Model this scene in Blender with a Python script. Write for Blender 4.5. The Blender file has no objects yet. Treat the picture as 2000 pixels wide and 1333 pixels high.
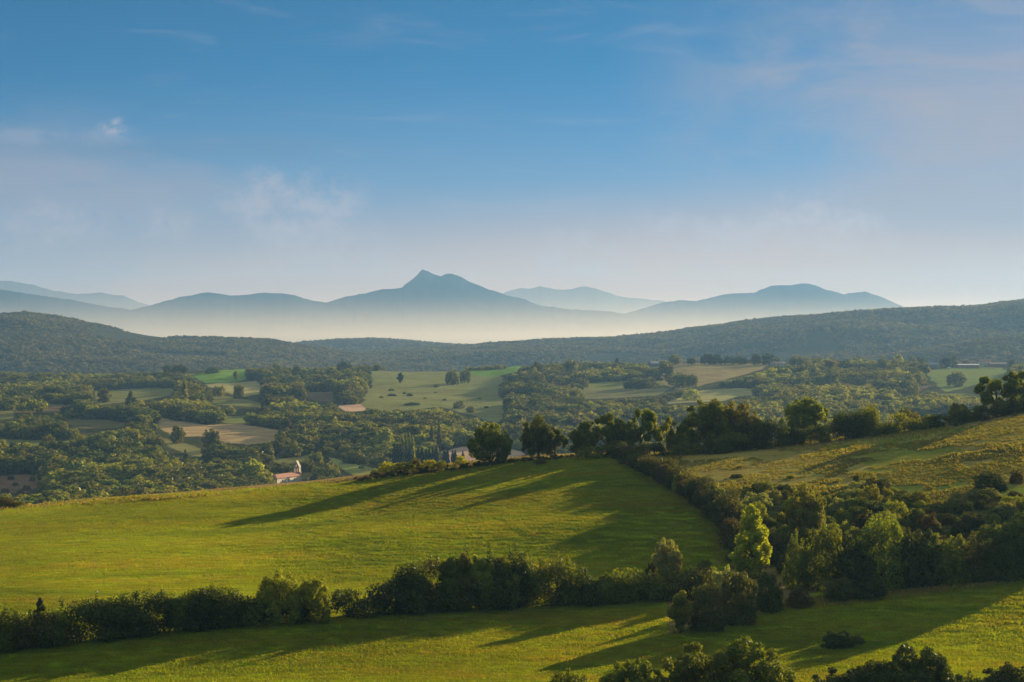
import bpy, math, random
import numpy as np
from mathutils import Vector, Matrix
R = math.radians
scene = bpy.context.scene
col = scene.collection

# ------------------------------------------------------------------ camera
F = 3333.0                      # focal length in pixels of a 2000 px wide frame
HOR = 655.0                     # row of the horizon in the 2000 x 1333 frame
cam_d = bpy.data.cameras.new("camera")
cam = bpy.data.objects.new("camera", cam_d)
col.objects.link(cam)
cam.location = (0, 0, 0)
cam.rotation_euler = (R(90), 0, 0)
cam_d.sensor_width = 36.0
cam_d.lens = F / 2000.0 * 36.0
cam_d.shift_y = -(666.5 - HOR) / 2000.0
cam_d.clip_start = 1.0
cam_d.clip_end = 60000.0
scene.camera = cam

# ------------------------------------------------------------------ world, sun, exposure
SUN_EL, SUN_AZ = 12.5, 42.0     # azimuth measured from +Y (view direction) towards +X
world = bpy.data.worlds.new("World")
scene.world = world
world.use_nodes = True
wn, wl = world.node_tree.nodes, world.node_tree.links
wn.clear()
def N(nodes, t, **kw):
    n = nodes.new(t)
    for k, v in kw.items():
        setattr(n, k, v)
    return n
wo = N(wn, "ShaderNodeOutputWorld")
bg = N(wn, "ShaderNodeBackground")
bg.inputs[1].default_value = 0.056
sky = N(wn, "ShaderNodeTexSky", sky_type="NISHITA", sun_disc=False)
sky.sun_elevation = R(SUN_EL)
sky.sun_rotation = R(SUN_AZ)
sky.air_density = 1.0
sky.dust_density = 0.4
sky.ozone_density = 4.0
sky.altitude = 300
tc = N(wn, "ShaderNodeTexCoord")
sep = N(wn, "ShaderNodeSeparateXYZ")
wl.new(tc.outputs["Generated"], sep.inputs[0])
def math_node(nodes, links, op, a, b=None, c=None, clamp=False):
    n = nodes.new("ShaderNodeMath"); n.operation = op; n.use_clamp = clamp
    for i, v in enumerate((a, b, c)):
        if v is None: continue
        if isinstance(v, (int, float)): n.inputs[i].default_value = v
        else: links.new(v, n.inputs[i])
    return n.outputs[0]
WM = lambda op, a, b=None, c=None, clamp=False: math_node(wn, wl, op, a, b, c, clamp)
# look a little higher into the physical sky than the ray points: a deeper, clearer blue
zz = WM("MULTIPLY", WM("MAXIMUM", sep.outputs[2], 0.0), 3.2)
comb = N(wn, "ShaderNodeCombineXYZ")
wl.new(sep.outputs[0], comb.inputs[0]); wl.new(sep.outputs[1], comb.inputs[1])
wl.new(WM("ADD", zz, 0.015), comb.inputs[2])
nrm = N(wn, "ShaderNodeVectorMath", operation="NORMALIZE")
wl.new(comb.outputs[0], nrm.inputs[0])
wl.new(nrm.outputs[0], sky.inputs[0])
hs = N(wn, "ShaderNodeHueSaturation")
hs.inputs["Saturation"].default_value = 1.62
wl.new(sky.outputs[0], hs.inputs["Color"])
tint = N(wn, "ShaderNodeMix", data_type="RGBA", blend_type="MULTIPLY")
tint.inputs[0].default_value = 1.0
wl.new(hs.outputs[0], tint.inputs[6]); tint.inputs[7].default_value = (.80, 1.07, .88, 1)
last = tint.outputs[2]
# clouds: u,v = tangent-plane coordinates of the direction
inv = WM("DIVIDE", 1.0, WM("MAXIMUM", sep.outputs[1], 0.05))
cu = WM("MULTIPLY", sep.outputs[0], inv)
cv = WM("MULTIPLY", sep.outputs[2], inv)
def uvvec(su, sv, ou=0.0, ov=0.0):
    c = N(wn, "ShaderNodeCombineXYZ")
    wl.new(WM("ADD", WM("MULTIPLY", cu, su), ou), c.inputs[0])
    wl.new(WM("ADD", WM("MULTIPLY", cv, sv), ov), c.inputs[1])
    return c.outputs[0]
def noise(nodes, links, vec, scale, detail=5, rough=.55, dist=0.0):
    n = nodes.new("ShaderNodeTexNoise")
    n.inputs["Scale"].default_value = scale; n.inputs["Detail"].default_value = detail
    n.inputs["Roughness"].default_value = rough; n.inputs["Distortion"].default_value = dist
    if vec is not None: links.new(vec, n.inputs["Vector"])
    return n.outputs["Fac"]
def smooth(nodes, links, x, a, b, lo=0.0, hi=1.0):
    n = nodes.new("ShaderNodeMapRange"); n.interpolation_type = "SMOOTHSTEP"
    n.inputs[1].default_value = a; n.inputs[2].default_value = b
    n.inputs[3].default_value = lo; n.inputs[4].default_value = hi
    links.new(x, n.inputs[0]); return n.outputs[0]
def spot(px, row, rx, ry):       # soft elliptical region of the sky
    u0, v0 = (px - 1000) / F, (HOR - row) / F
    du = WM("DIVIDE", WM("SUBTRACT", cu, u0), rx / F)
    dv = WM("DIVIDE", WM("SUBTRACT", cv, v0), ry / F)
    d = WM("SQRT", WM("ADD", WM("MULTIPLY", du, du), WM("MULTIPLY", dv, dv)))
    return smooth(wn, wl, d, 1.0, 0.25)
def cloud(fac, color, last):
    m = N(wn, "ShaderNodeMix", data_type="RGBA")
    wl.new(fac, m.inputs[0]); wl.new(last, m.inputs[6]); m.inputs[7].default_value = (*color, 1)
    return m.outputs[2]
CL = CLOUD_GAIN = 1.0
VEIL = (2.45, 2.4, 3.0)
PINK = (4.0, 3.5, 3.8)
CREAM = (6.0, 3.15, 2.0)
LILAC = (2.15, 2.1, 2.6)
# low evening murk: lilac, then cream, towards the horizon
last = cloud(WM('MULTIPLY', smooth(wn, wl, cv, 0.165, 0.02), 0.75), LILAC, last)
last = cloud(WM('MULTIPLY', smooth(wn, wl, WM('SUBTRACT', cv, WM('MULTIPLY', cu, 0.06)), 0.095, 0.016), 0.9), CREAM, last)
# bright layer added overhead, unseen above the frame, to fill the shade
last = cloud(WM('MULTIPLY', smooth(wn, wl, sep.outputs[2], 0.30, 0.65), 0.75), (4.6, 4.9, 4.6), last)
# broad thin veils
v1 = smooth(wn, wl, noise(wn, wl, uvvec(6.0, 16.0, 3.1, 1.7), 1.0, 6, .58, .6), 0.38, 0.66)
reg = WM("ADD", spot(1850, 180, 700, 420), WM("MULTIPLY", spot(100, 420, 900, 260), 0.7), clamp=True)
last = cloud(WM("MULTIPLY", WM("MULTIPLY", v1, reg), 1.0), VEIL, last)
diag = smooth(wn, wl, WM('ADD', WM('MULTIPLY', cu, .62), WM('MULTIPLY', WM('SUBTRACT', noise(wn, wl, uvvec(7.0, 12.0, 9.0, 4.0), 1.0, 6, .6, .5), .5), .16)), .060, .185)
last = cloud(WM('MULTIPLY', WM('MULTIPLY', diag, smooth(wn, wl, cv, .26, .12)), 0.8), VEIL, last)
# wispy streaks everywhere
v2 = smooth(wn, wl, noise(wn, wl, uvvec(9.0, 60.0, 7.0, 2.0), 1.0, 6, .62, .8), 0.52, 0.8)
last = cloud(WM("MULTIPLY", WM("MULTIPLY", v2, smooth(wn, wl, cv, 0.0, 0.08)), 0.16), PINK, last)
# small cumulus heads, sharp above and fading below
def cumulus(px, row, rx, ry, seed, amt, sc=70.0):
    global last
    n1 = noise(wn, wl, uvvec(1.0, 1.25, seed, seed * .7), sc, 9, .68, .25)
    reg = spot(px, row, rx, ry)
    f = smooth(wn, wl, WM("ADD", n1, WM("MULTIPLY", reg, 0.22)), 0.54, 0.86)
    last = cloud(WM("MULTIPLY", WM("MULTIPLY", f, reg), amt), PINK, last)
cumulus(1600, 440, 230, 110, 1.3, .70, 60)
cumulus(1400, 460, 260, 95, 2.9, .62, 55)
cumulus(1700, 490, 160, 60, 7.7, .55, 80)
cumulus(570, 400, 230, 120, 4.4, .62, 50)
cumulus(640, 480, 260, 90, 8.2, .50, 60)
cumulus(222, 248, 50, 30, 5.5, .55, 120)
cumulus(100, 440, 200, 90, 9.1, .48, 60)
cumulus(1130, 500, 170, 90, 3.7, .50, 70)
cumulus(150, 268, 260, 34, 6.6, .26, 34)
cumulus(330, 440, 120, 60, 2.2, .40, 90)
# darker blue gap under the left veil
last = cloud(WM("MULTIPLY", spot(1950, 560, 900, 150), 0.75), (4.6, 2.7, 2.1), last)
last = cloud(WM("MULTIPLY", spot(170, 292, 300, 30), 0.35), (.75, 1.5, 2.6), last)
last = cloud(WM("MULTIPLY", spot(480, 285, 330, 34), 0.25), (.75, 1.5, 2.6), last)
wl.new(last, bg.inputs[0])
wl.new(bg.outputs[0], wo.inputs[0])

sun_d = bpy.data.lights.new("sun", "SUN")
sun_d.energy = 5.0
sun_d.angle = R(0.55)
sun_d.color = (1.0, 0.80, 0.50)
sun = bpy.data.objects.new("sun", sun_d)
col.objects.link(sun)
sv = Vector((math.sin(R(SUN_AZ)) * math.cos(R(SUN_EL)), math.cos(R(SUN_AZ)) * math.cos(R(SUN_EL)), math.sin(R(SUN_EL))))
sun.rotation_euler = sv.to_track_quat("Z", "Y").to_euler()
sun.location = sv * 300

scene.view_settings.view_transform = "Standard"
scene.view_settings.look = "None"
scene.view_settings.exposure = 1.33
scene.view_settings.gamma = 1.0
cy = scene.cycles
cy.max_bounces = 5
cy.diffuse_bounces = 2
cy.glossy_bounces = 1
cy.transmission_bounces = 3
cy.transparent_max_bounces = 4
cy.volume_bounces = 1
cy.sample_clamp_indirect = 4.0
cy.use_denoising = True

HAZE_DENSITY = 6.3e-5

# ------------------------------------------------------------------ numeric helpers
rng = np.random.default_rng(7)
random.seed(7)
def _hash(ix, iy, seed):
    h = (ix.astype(np.int64) * 374761393 + iy.astype(np.int64) * 668265263 + seed * 2147483) & 0xffffffff
    h = ((h ^ (h >> 13)) * 1274126177) & 0xffffffff
    h = h ^ (h >> 16)
    return (h & 0xffffff) / float(0xffffff)
def vnoise(x, y, s, seed=0):
    x = np.asarray(x, float) / s; y = np.asarray(y, float) / s
    ix, iy = np.floor(x), np.floor(y); fx, fy = x - ix, y - iy
    fx = fx * fx * (3 - 2 * fx); fy = fy * fy * (3 - 2 * fy)
    a = _hash(ix, iy, seed); b = _hash(ix + 1, iy, seed); c = _hash(ix, iy + 1, seed); d = _hash(ix + 1, iy + 1, seed)
    return (a * (1 - fx) + b * fx) * (1 - fy) + (c * (1 - fx) + d * fx) * fy - 0.5
def fbm(x, y, s, oct=4, seed=0, gain=.5):
    t, a = 0, 1.0
    for k in range(oct):
        t = t + a * vnoise(x, y, s / 2 ** k, seed + k * 17); a *= gain
    return t
def pchip(xk, yk, x):
    xk, yk = np.asarray(xk, float), np.asarray(yk, float)
    h = np.diff(xk); d = np.diff(yk) / h
    m = np.zeros(len(xk))
    for i in range(1, len(xk) - 1):
        if d[i - 1] * d[i] > 0:
            w1, w2 = 2 * h[i] + h[i - 1], h[i] + 2 * h[i - 1]
            m[i] = (w1 + w2) / (w1 / d[i - 1] + w2 / d[i])
    m[0], m[-1] = d[0], d[-1]
    x = np.clip(x, xk[0], xk[-1])
    i = np.clip(np.searchsorted(xk, x) - 1, 0, len(xk) - 2)
    t = (x - xk[i]) / h[i]
    return ((2 * t**3 - 3 * t**2 + 1) * yk[i] + (t**3 - 2 * t**2 + t) * h[i] * m[i]
            + (-2 * t**3 + 3 * t**2) * yk[i + 1] + (t**3 - t**2) * h[i] * m[i + 1])
def sstep(x, a, b):
    t = np.clip((x - a) / (b - a), 0, 1); return t * t * (3 - 2 * t)
def inpoly(px, py, poly):
    px = np.asarray(px, float); py = np.asarray(py, float)
    res = np.zeros(px.shape, bool)
    P = np.array(poly, float)
    bb = (px >= P[:, 0].min()) & (px <= P[:, 0].max()) & (py >= P[:, 1].min()) & (py <= P[:, 1].max())
    if not bb.any(): return res
    x, y = px[bb], py[bb]; r = np.zeros(x.shape, bool)
    n = len(P); j = n - 1
    for i in range(n):
        xi, yi, xj, yj = P[i, 0], P[i, 1], P[j, 0], P[j, 1]
        if yi != yj:
            r ^= ((yi > y) != (yj > y)) & (x < (xj - xi) * (y - yi) / (yj - yi) + xi)
        j = i
    res[bb] = r
    return res

# ------------------------------------------------------------------ terrain height field
# the land is laid out as a fan of profiles seen from the hill the camera stands on
COLS = [0, 250, 500, 750, 1000, 1200, 1300, 1500, 1750, 2000]
def row(Y, r): return (Y, -(r - HOR) * Y / F)
NEAR = {   #        bottom of frame   hedge foot      behind hedge     mid field       crest
    0:    [row(222, 1333), row(240, 1270), row(256, 1216), row(330, 1086), row(420, 990)],
    250:  [row(222, 1333), row(246, 1244), row(264, 1198), row(333, 1075), row(422, 974)],
    500:  [row(222, 1333), row(252, 1221), row(272, 1180), row(337, 1060), row(425, 956)],
    750:  [row(222, 1333), row(260, 1201), row(281, 1158), row(341, 1034), row(430, 929)],
    1000: [row(222, 1333), row(268, 1186), row(290, 1137), row(345, 1016), row(435, 897)],
    1200: [row(222, 1333), row(273, 1176), row(296, 1120), row(346, 1000), row(440, 883)],
    1300: [row(222, 1333), row(274, 1173), row(299, 1112), row(346, 996), row(442, 879)],
    1500: [row(222, 1333), row(272, 1178), row(299, 1108), row(340, 1000), row(445, 862)],
    1750: [row(223, 1333), row(276, 1155), row(300, 1090), row(338, 985), row(445, 842)],
    2000: [row(224, 1333), row(282, 1124), row(300, 1075), row(336, 962), row(440, 800)],
}
MIDB = [(1080, 990), (1200, 946), (1330, 901), (1480, 860), (1680, 820), (1870, 790), (2120, 760), (2330, 741), (2600, 721)]
ZR_PX = [0, 180, 300, 420, 500, 600, 720, 900, 960, 1010, 1100, 1290, 1340, 1500, 1700, 1850, 2000]
ZR_RW = [742, 738, 733, 724, 724, 730, 727, 727, 724, 718, 724, 716, 712, 711, 715, 716, 717]
PXT = np.arange(-1700, 3701, 10.0)
YT = np.concatenate([np.arange(4, 700, 2.0), np.arange(700, 4601, 8.0)])
def _columns():
    kn = []
    for c in COLS:
        k = [(4, -1.7), (85, -23.0), (168, -43.0)] + NEAR[c]
        Yr, zr = NEAR[c][-1]
        k += [(Yr + 55, zr - 8.5), (640, min(-76, zr - 40)), (850, -106)]
        kn.append(k)
    kn = np.array(kn)                       # cols x nodes x 2
    pc = np.clip(PXT, 0, 2000)
    nodes = np.zeros((len(PXT), kn.shape[1], 2))
    for j in range(kn.shape[1]):
        for q in range(2):
            nodes[:, j, q] = pchip(COLS, kn[:, j, q], pc)
    ker = np.exp(-0.5 * (np.arange(-12, 13) / 5.0) ** 2); ker /= ker.sum()
    for j in range(3, kn.shape[1]):         # soften along the fan
        for q in range(2):
            v = np.pad(nodes[:, j, q], 12, mode="edge")
            nodes[:, j, q] = np.convolve(v, ker, "valid")
    Z = np.zeros((len(PXT), len(YT)))
    mb = np.array([(Y, -(r - HOR) * Y / F) for Y, r in MIDB])
    for i, p in enumerate(pc):
        zr = -(np.interp(p, ZR_PX, ZR_RW) - HOR) * 2600 / F
        mz = mb[:, 1] + sstep(mb[:, 0], 1500, 2600) * (zr - mb[-1, 1])
        ks = np.concatenate([nodes[i, :, 0], mb[:, 0], [2850, 3300, 3900, 4600]])
        zs = np.concatenate([nodes[i, :, 1], mz, [zr - 9, -92, -125, -132]])
        Z[i] = pchip(ks, zs, YT)
    Xg = (PXT[:, None] - 1000) / F * YT[None, :]
    Yg = np.broadcast_to(YT[None, :], Xg.shape)
    near = fbm(Xg, Yg, 42, 3, 3) * 1.1 * sstep(Yg, 180, 260) * (1 - sstep(Yg, 450, 600))
    mid = fbm(Xg, Yg, 330, 4, 11) * 9.0 * sstep(Yg, 1000, 1400)
    low = fbm(Xg, Yg, 90, 2, 5) * 1.2 * sstep(Yg, 1000, 1400)
    return Z + near + mid + low
ZT = _columns()
def zt(x, y):
    x = np.asarray(x, float); y = np.asarray(y, float)
    y = np.clip(y, YT[0], YT[-1] - .01)
    p = np.clip(1000 + F * x / y, PXT[0], PXT[-1] - .01)
    i = (p - PXT[0]) / 10.0; i0 = np.floor(i).astype(int); fi = i - i0
    j0 = np.clip(np.searchsorted(YT, y, side="right") - 1, 0, len(YT) - 2)
    fj = (y - YT[j0]) / (YT[j0 + 1] - YT[j0])
    return (ZT[i0, j0] * (1 - fi) * (1 - fj) + ZT[i0 + 1, j0] * fi * (1 - fj)
            + ZT[i0, j0 + 1] * (1 - fi) * fj + ZT[i0 + 1, j0 + 1] * fi * fj)
def zf(x, y): return float(zt(x, y))
def hit(px, r, Ymin=160.0, Ymax=None):
    """first ground point along the line of sight of (px, row)"""
    if Ymax is None: Ymax = 3000.0 if Ymin > 900 else 475.0
    ys = np.arange(Ymin, Ymax, 1.0 if Ymin < 900 else 3.0)
    xs = (px - 1000) / F * ys
    rr = HOR - F * zt(xs, ys) / ys
    k = np.nonzero(rr <= r)[0]
    Y = ys[k[0]] if len(k) else ys[np.argmin(rr)]
    X = (px - 1000) / F * Y
    return X, Y, zf(X, Y)
def hmid(px, r): return hit(px, r, 1000.0)
def proj(x, y, z): return 1000 + F * x / y, HOR - F * z / y

# ------------------------------------------------------------------ object helpers
def mesh_from(name, verts, faces, mats, fmat=None, smooth=False):
    me = bpy.data.meshes.new(name)
    verts = np.asarray(verts, np.float32)
    if isinstance(faces, np.ndarray):
        nf, k = faces.shape
        me.vertices.add(len(verts)); me.vertices.foreach_set("co", verts.ravel())
        me.loops.add(nf * k); me.loops.foreach_set("vertex_index", faces.astype(np.int32).ravel())
        me.polygons.add(nf); me.polygons.foreach_set("loop_start", np.arange(0, nf * k, k, dtype=np.int32))
        me.update(calc_edges=True)
    else:
        me.from_pydata(verts.tolist(), [], faces)
    for m in (mats if isinstance(mats, (list, tuple)) else [mats]):
        me.materials.append(m)
    if fmat is not None: me.polygons.foreach_set("material_index", np.asarray(fmat, np.int32))
    if smooth: me.polygons.foreach_set("use_smooth", np.ones(len(me.polygons), bool))
    me.validate(verbose=False); me.update()
    return me
def link(name, me, parent=None, loc=None):
    o = bpy.data.objects.new(name, me); col.objects.link(o)
    if parent is not None: o.parent = parent
    if loc is not None: o.location = loc
    return o
def tag(o, label=None, cat=None, group=None, kind=None):
    if label: o["label"] = label
    if cat: o["category"] = cat
    if group: o["group"] = group
    if kind: o["kind"] = kind
    return o
def empty(name, loc, rz=0.0, sc=(1, 1, 1)):
    o = bpy.data.objects.new(name, None); col.objects.link(o)
    o.location = loc; o.rotation_euler = (0, 0, rz); o.scale = sc
    o.empty_display_size = 0.5
    return o

# ------------------------------------------------------------------ materials
def new_mat(name):
    m = bpy.data.materials.new(name); m.use_nodes = True
    m.node_tree.nodes.clear()
    return m, m.node_tree.nodes, m.node_tree.links
def leaf_mat(name, c1, c2, c3, trans=0.36, nscale=0.6, gloss=.02, streak=False):
    m, n, l = new_mat(name)
    out = n.new("ShaderNodeOutputMaterial")
    geo = n.new("ShaderNodeNewGeometry"); oi = n.new("ShaderNodeObjectInfo")
    tcn = n.new("ShaderNodeTexCoord")
    n1 = noise(n, l, tcn.outputs["Object"], nscale, 3, .6)
    n2 = noise(n, l, geo.outputs["Position"], 0.012, 2, .6)
    f = math_node(n, l, "ADD", math_node(n, l, "MULTIPLY", geo.outputs["Random Per Island"], 0.35),
                  math_node(n, l, "ADD", math_node(n, l, "MULTIPLY", n1, 0.55),
                            math_node(n, l, "MULTIPLY", oi.outputs["Random"], 0.35)))
    ramp = n.new("ShaderNodeValToRGB"); e = ramp.color_ramp.elements
    e[0].position = .25; e[0].color = (*c1, 1); e[1].position = .98; e[1].color = (*c3, 1)
    k = e.new(.6); k.color = (*c2, 1)
    l.new(f, ramp.inputs[0])
    h = n.new("ShaderNodeHueSaturation")
    l.new(ramp.outputs[0], h.inputs["Color"])
    l.new(smooth(n, l, oi.outputs["Random"], 0, 1, .478, .515), h.inputs["Hue"])
    l.new(smooth(n, l, n2, .3, .7, .75, 1.2), h.inputs["Value"])
    src_c = ramp.outputs[0]
    if streak:                        # straw coloured and darker streaks following the mowing
        mp = n.new("ShaderNodeMapping"); mp.inputs["Scale"].default_value = (.018, .085, .05); mp.inputs["Rotation"].default_value = (0, 0, R(9))
        l.new(geo.outputs["Position"], mp.inputs[0])
        s1 = noise(n, l, mp.outputs[0], 1.0, 5, .62, .5)
        mp2 = n.new("ShaderNodeMapping"); mp2.inputs["Scale"].default_value = (.25, 1.1, .3); mp2.inputs["Rotation"].default_value = (0, 0, R(9))
        l.new(geo.outputs["Position"], mp2.inputs[0])
        s2 = noise(n, l, mp2.outputs[0], 1.0, 5, .7)
        m1 = n.new("ShaderNodeMix"); m1.data_type = "RGBA"
        l.new(math_node(n, l, "MULTIPLY", smooth(n, l, s1, .46, .66), smooth(n, l, s2, .4, .62, .15, .85)), m1.inputs[0])
        l.new(src_c, m1.inputs[6]); m1.inputs[7].default_value = (.24, .20, .025, 1)
        m2 = n.new("ShaderNodeMix"); m2.data_type = "RGBA"
        l.new(math_node(n, l, "MULTIPLY", smooth(n, l, s1, .48, .34), .55), m2.inputs[0])
        l.new(m1.outputs[2], m2.inputs[6]); m2.inputs[7].default_value = (.075, .13, .005, 1)
        m3 = n.new("ShaderNodeHueSaturation"); l.new(m2.outputs[2], m3.inputs["Color"]); l.new(smooth(n, l, s2, .3, .7, .72, 1.25), m3.inputs["Value"])
        l.new(m3.outputs[0], h.inputs["Color"])
    d = n.new("ShaderNodeBsdfDiffuse"); t = n.new("ShaderNodeBsdfTranslucent"); mix = n.new("ShaderNodeMixShader")
    l.new(h.outputs[0], d.inputs[0])
    tm = n.new("ShaderNodeMix"); tm.data_type = "RGBA"; tm.blend_type = "MULTIPLY"; tm.inputs[0].default_value = 1
    l.new(h.outputs[0], tm.inputs[6]); tm.inputs[7].default_value = (1.85, 1.5, .4, 1)
    l.new(tm.outputs[2], t.inputs[0])
    mix.inputs[0].default_value = trans
    l.new(d.outputs[0], mix.inputs[1]); l.new(t.outputs[0], mix.inputs[2])
    g = n.new("ShaderNodeBsdfGlossy"); g.inputs["Roughness"].default_value = .45
    g.inputs["Color"].default_value = (.8, .85, .7, 1)
    mx = n.new("ShaderNodeMixShader"); mx.inputs[0].default_value = gloss
    l.new(mix.outputs[0], mx.inputs[1]); l.new(g.outputs[0], mx.inputs[2])
    l.new(mx.outputs[0], out.inputs[0])
    return m
M = {}
M["oak"] = leaf_mat("oak_leaves", (.044, .072, .008), (.095, .138, .012), (.18, .20, .018), .50)
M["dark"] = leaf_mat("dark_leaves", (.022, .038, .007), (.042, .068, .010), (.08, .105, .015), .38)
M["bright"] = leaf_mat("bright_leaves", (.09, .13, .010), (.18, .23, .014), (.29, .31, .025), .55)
M["yellow"] = leaf_mat("yellowing_leaves", (.06, .075, .012), (.12, .13, .02), (.20, .18, .03), .5)
M["brown"] = leaf_mat("russet_leaves", (.045, .042, .012), (.09, .075, .02), (.16, .12, .03), .38)
M["silver"] = leaf_mat("silvery_leaves", (.12, .15, .05), (.22, .26, .09), (.34, .37, .14), .45)
M["bramble"] = leaf_mat("bramble_leaves", (.034, .043, .009), (.068, .082, .015), (.14, .13, .028), .40)
M["cypress"] = leaf_mat("cypress_needles", (.012, .02, .010), (.02, .032, .014), (.03, .045, .018), .1)
M["wood"] = leaf_mat("woodland_leaves", (.038, .054, .009), (.105, .125, .015), (.26, .235, .030), .36)
M["woodlight"] = leaf_mat("pale_woodland_leaves", (.085, .115, .014), (.18, .21, .022), (.28, .29, .032), .45)
M["woodbrown"] = leaf_mat("turning_woodland_leaves", (.045, .045, .016), (.085, .08, .026), (.13, .11, .04), .4)
M["farwood"] = leaf_mat("far_forest_leaves", (.030, .042, .013), (.085, .088, .022), (.20, .160, .045), .36)
M["drygrass"] = leaf_mat("dry_grass", (.10, .08, .03), (.20, .155, .055), (.32, .25, .10), .45)
M["meadow"] = leaf_mat("meadow_grass", (.102, .152, .004), (.160, .222, .006), (.235, .265, .010), .5, streak=True)
M["glow"] = leaf_mat("backlit_poplar_leaves", (.18, .24, .010), (.32, .38, .015), (.46, .47, .03), .55)  # leaf colour raised so the poplars and crest bushes look backlit
M["tuft"] = leaf_mat("tussock_grass", (.07, .095, .012), (.14, .16, .022), (.25, .21, .045), .45)
def bark_mat():
    m, n, l = new_mat("bark")
    out = n.new("ShaderNodeOutputMaterial"); b = n.new("ShaderNodeBsdfPrincipled")
    tcn = n.new("ShaderNodeTexCoord")
    f = noise(n, l, tcn.outputs["Object"], 6, 4, .7)
    r = n.new("ShaderNodeValToRGB"); e = r.color_ramp.elements
    e[0].color = (.03, .022, .015, 1); e[1].color = (.12, .095, .07, 1)
    l.new(f, r.inputs[0]); l.new(r.outputs[0], b.inputs["Base Color"])
    b.inputs["Roughness"].default_value = .9
    bp = n.new("ShaderNodeBump"); bp.inputs["Strength"].default_value = .6
    l.new(f, bp.inputs["Height"]); l.new(bp.outputs[0], b.inputs["Normal"])
    l.new(b.outputs[0], out.inputs[0]); return m
M["bark"] = bark_mat()
def plain(name, c, c2=None, sc=1.0, rough=.85, metal=0.0):
    m, n, l = new_mat(name)
    out = n.new("ShaderNodeOutputMaterial"); b = n.new("ShaderNodeBsdfPrincipled")
    tcn = n.new("ShaderNodeTexCoord")
    f = noise(n, l, tcn.outputs["Object"], sc, 5, .65)
    r = n.new("ShaderNodeValToRGB"); e = r.color_ramp.elements
    e[0].position = .3; e[1].position = .75
    e[0].color = (*c, 1); e[1].color = (*(c2 or c), 1)
    l.new(f, r.inputs[0]); l.new(r.outputs[0], b.inputs["Base Color"])
    b.inputs["Roughness"].default_value = rough; b.inputs["Metallic"].default_value = metal
    l.new(b.outputs[0], out.inputs[0]); return m
M["render"] = plain("lime_render", (.50, .43, .32), (.66, .57, .43), 1.2)
M["stone"] = plain("old_brick_and_stone", (.22, .13, .09), (.36, .24, .17), 2.5)
M["tile"] = plain("roof_tiles", (.28, .11, .06), (.42, .19, .11), 1.8)
M["tile_pale"] = plain("pale_roof_tiles", (.42, .26, .18), (.55, .36, .26), 1.5)
M["sheet"] = plain("pale_roof_sheeting", (.62, .57, .47), (.74, .68, .58), .5, .5)
M["grey"] = plain("weathered_grey_boards", (.16, .15, .15), (.27, .26, .26), 1.5)
M["void"] = plain("dark_opening", (.015, .014, .014), (.03, .028, .026), 2)
M["white"] = plain("white_paint", (.72, .68, .60), (.82, .78, .70), 2)
M["iron"] = plain("bell_bronze", (.10, .08, .05), (.16, .13, .08), 4, .5, .6)

def field_mat():
    m, n, l = new_mat("meadow_and_soil")
    out = n.new("ShaderNodeOutputMaterial"); d = n.new("ShaderNodeBsdfDiffuse")
    at = n.new("ShaderNodeAttribute"); at.attribute_name = "land"
    geo = n.new("ShaderNodeNewGeometry")
    def mapping(sx, sy, rz=0.0):
        mp = n.new("ShaderNodeMapping"); mp.inputs["Scale"].default_value = (sx, sy, sx)
        mp.inputs["Rotation"].default_value = (0, 0, rz)
        l.new(geo.outputs["Position"], mp.inputs[0]); return mp.outputs[0]
    big = noise(n, l, mapping(.035, .06), 1.0, 4, .6, .5)
    mid = noise(n, l, mapping(.22, .55, R(8)), 1.0, 5, .7)
    fine = noise(n, l, mapping(1.1, 3.4, R(6)), 1.0, 6, .75)
    vfine = noise(n, l, mapping(3.0, 4.0), 1.0, 4, .8)
    v = math_node(n, l, "ADD", smooth(n, l, big, .3, .7, .80, 1.12), smooth(n, l, mid, .25, .75, -.16, .16))
    v = math_node(n, l, "MULTIPLY", v, smooth(n, l, fine, .28, .72, .55, 1.42))
    v = math_node(n, l, "MULTIPLY", v, smooth(n, l, vfine, .25, .75, .75, 1.25))
    h = n.new("ShaderNodeHueSaturation"); l.new(at.outputs["Color"], h.inputs["Color"])
    l.new(smooth(n, l, big, .3, .7, .482, .508), h.inputs["Hue"])
    l.new(v, h.inputs["Value"])
    # straw mottling where the alpha of the land colour says so
    st = n.new("ShaderNodeMix"); st.data_type = "RGBA"
    sf = math_node(n, l, "MULTIPLY", smooth(n, l, mid, .48, .68), smooth(n, l, fine, .38, .62, .25, 1))
    l.new(math_node(n, l, "MULTIPLY", sf, at.outputs["Alpha"]), st.inputs[0])
    l.new(h.outputs[0], st.inputs[6]); st.inputs[7].default_value = (.26, .18, .06, 1)
    l.new(st.outputs[2], d.inputs[0])
    bp = n.new("ShaderNodeBump"); bp.inputs["Strength"].default_value = .55; bp.inputs["Distance"].default_value = .35
    l.new(math_node(n, l, "ADD", fine, math_node(n, l, "MULTIPLY", vfine, .5)), bp.inputs["Height"])
    l.new(bp.outputs[0], d.inputs["Normal"])
    l.new(d.outputs[0], out.inputs[0])
    return m
M["field"] = field_mat()

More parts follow.
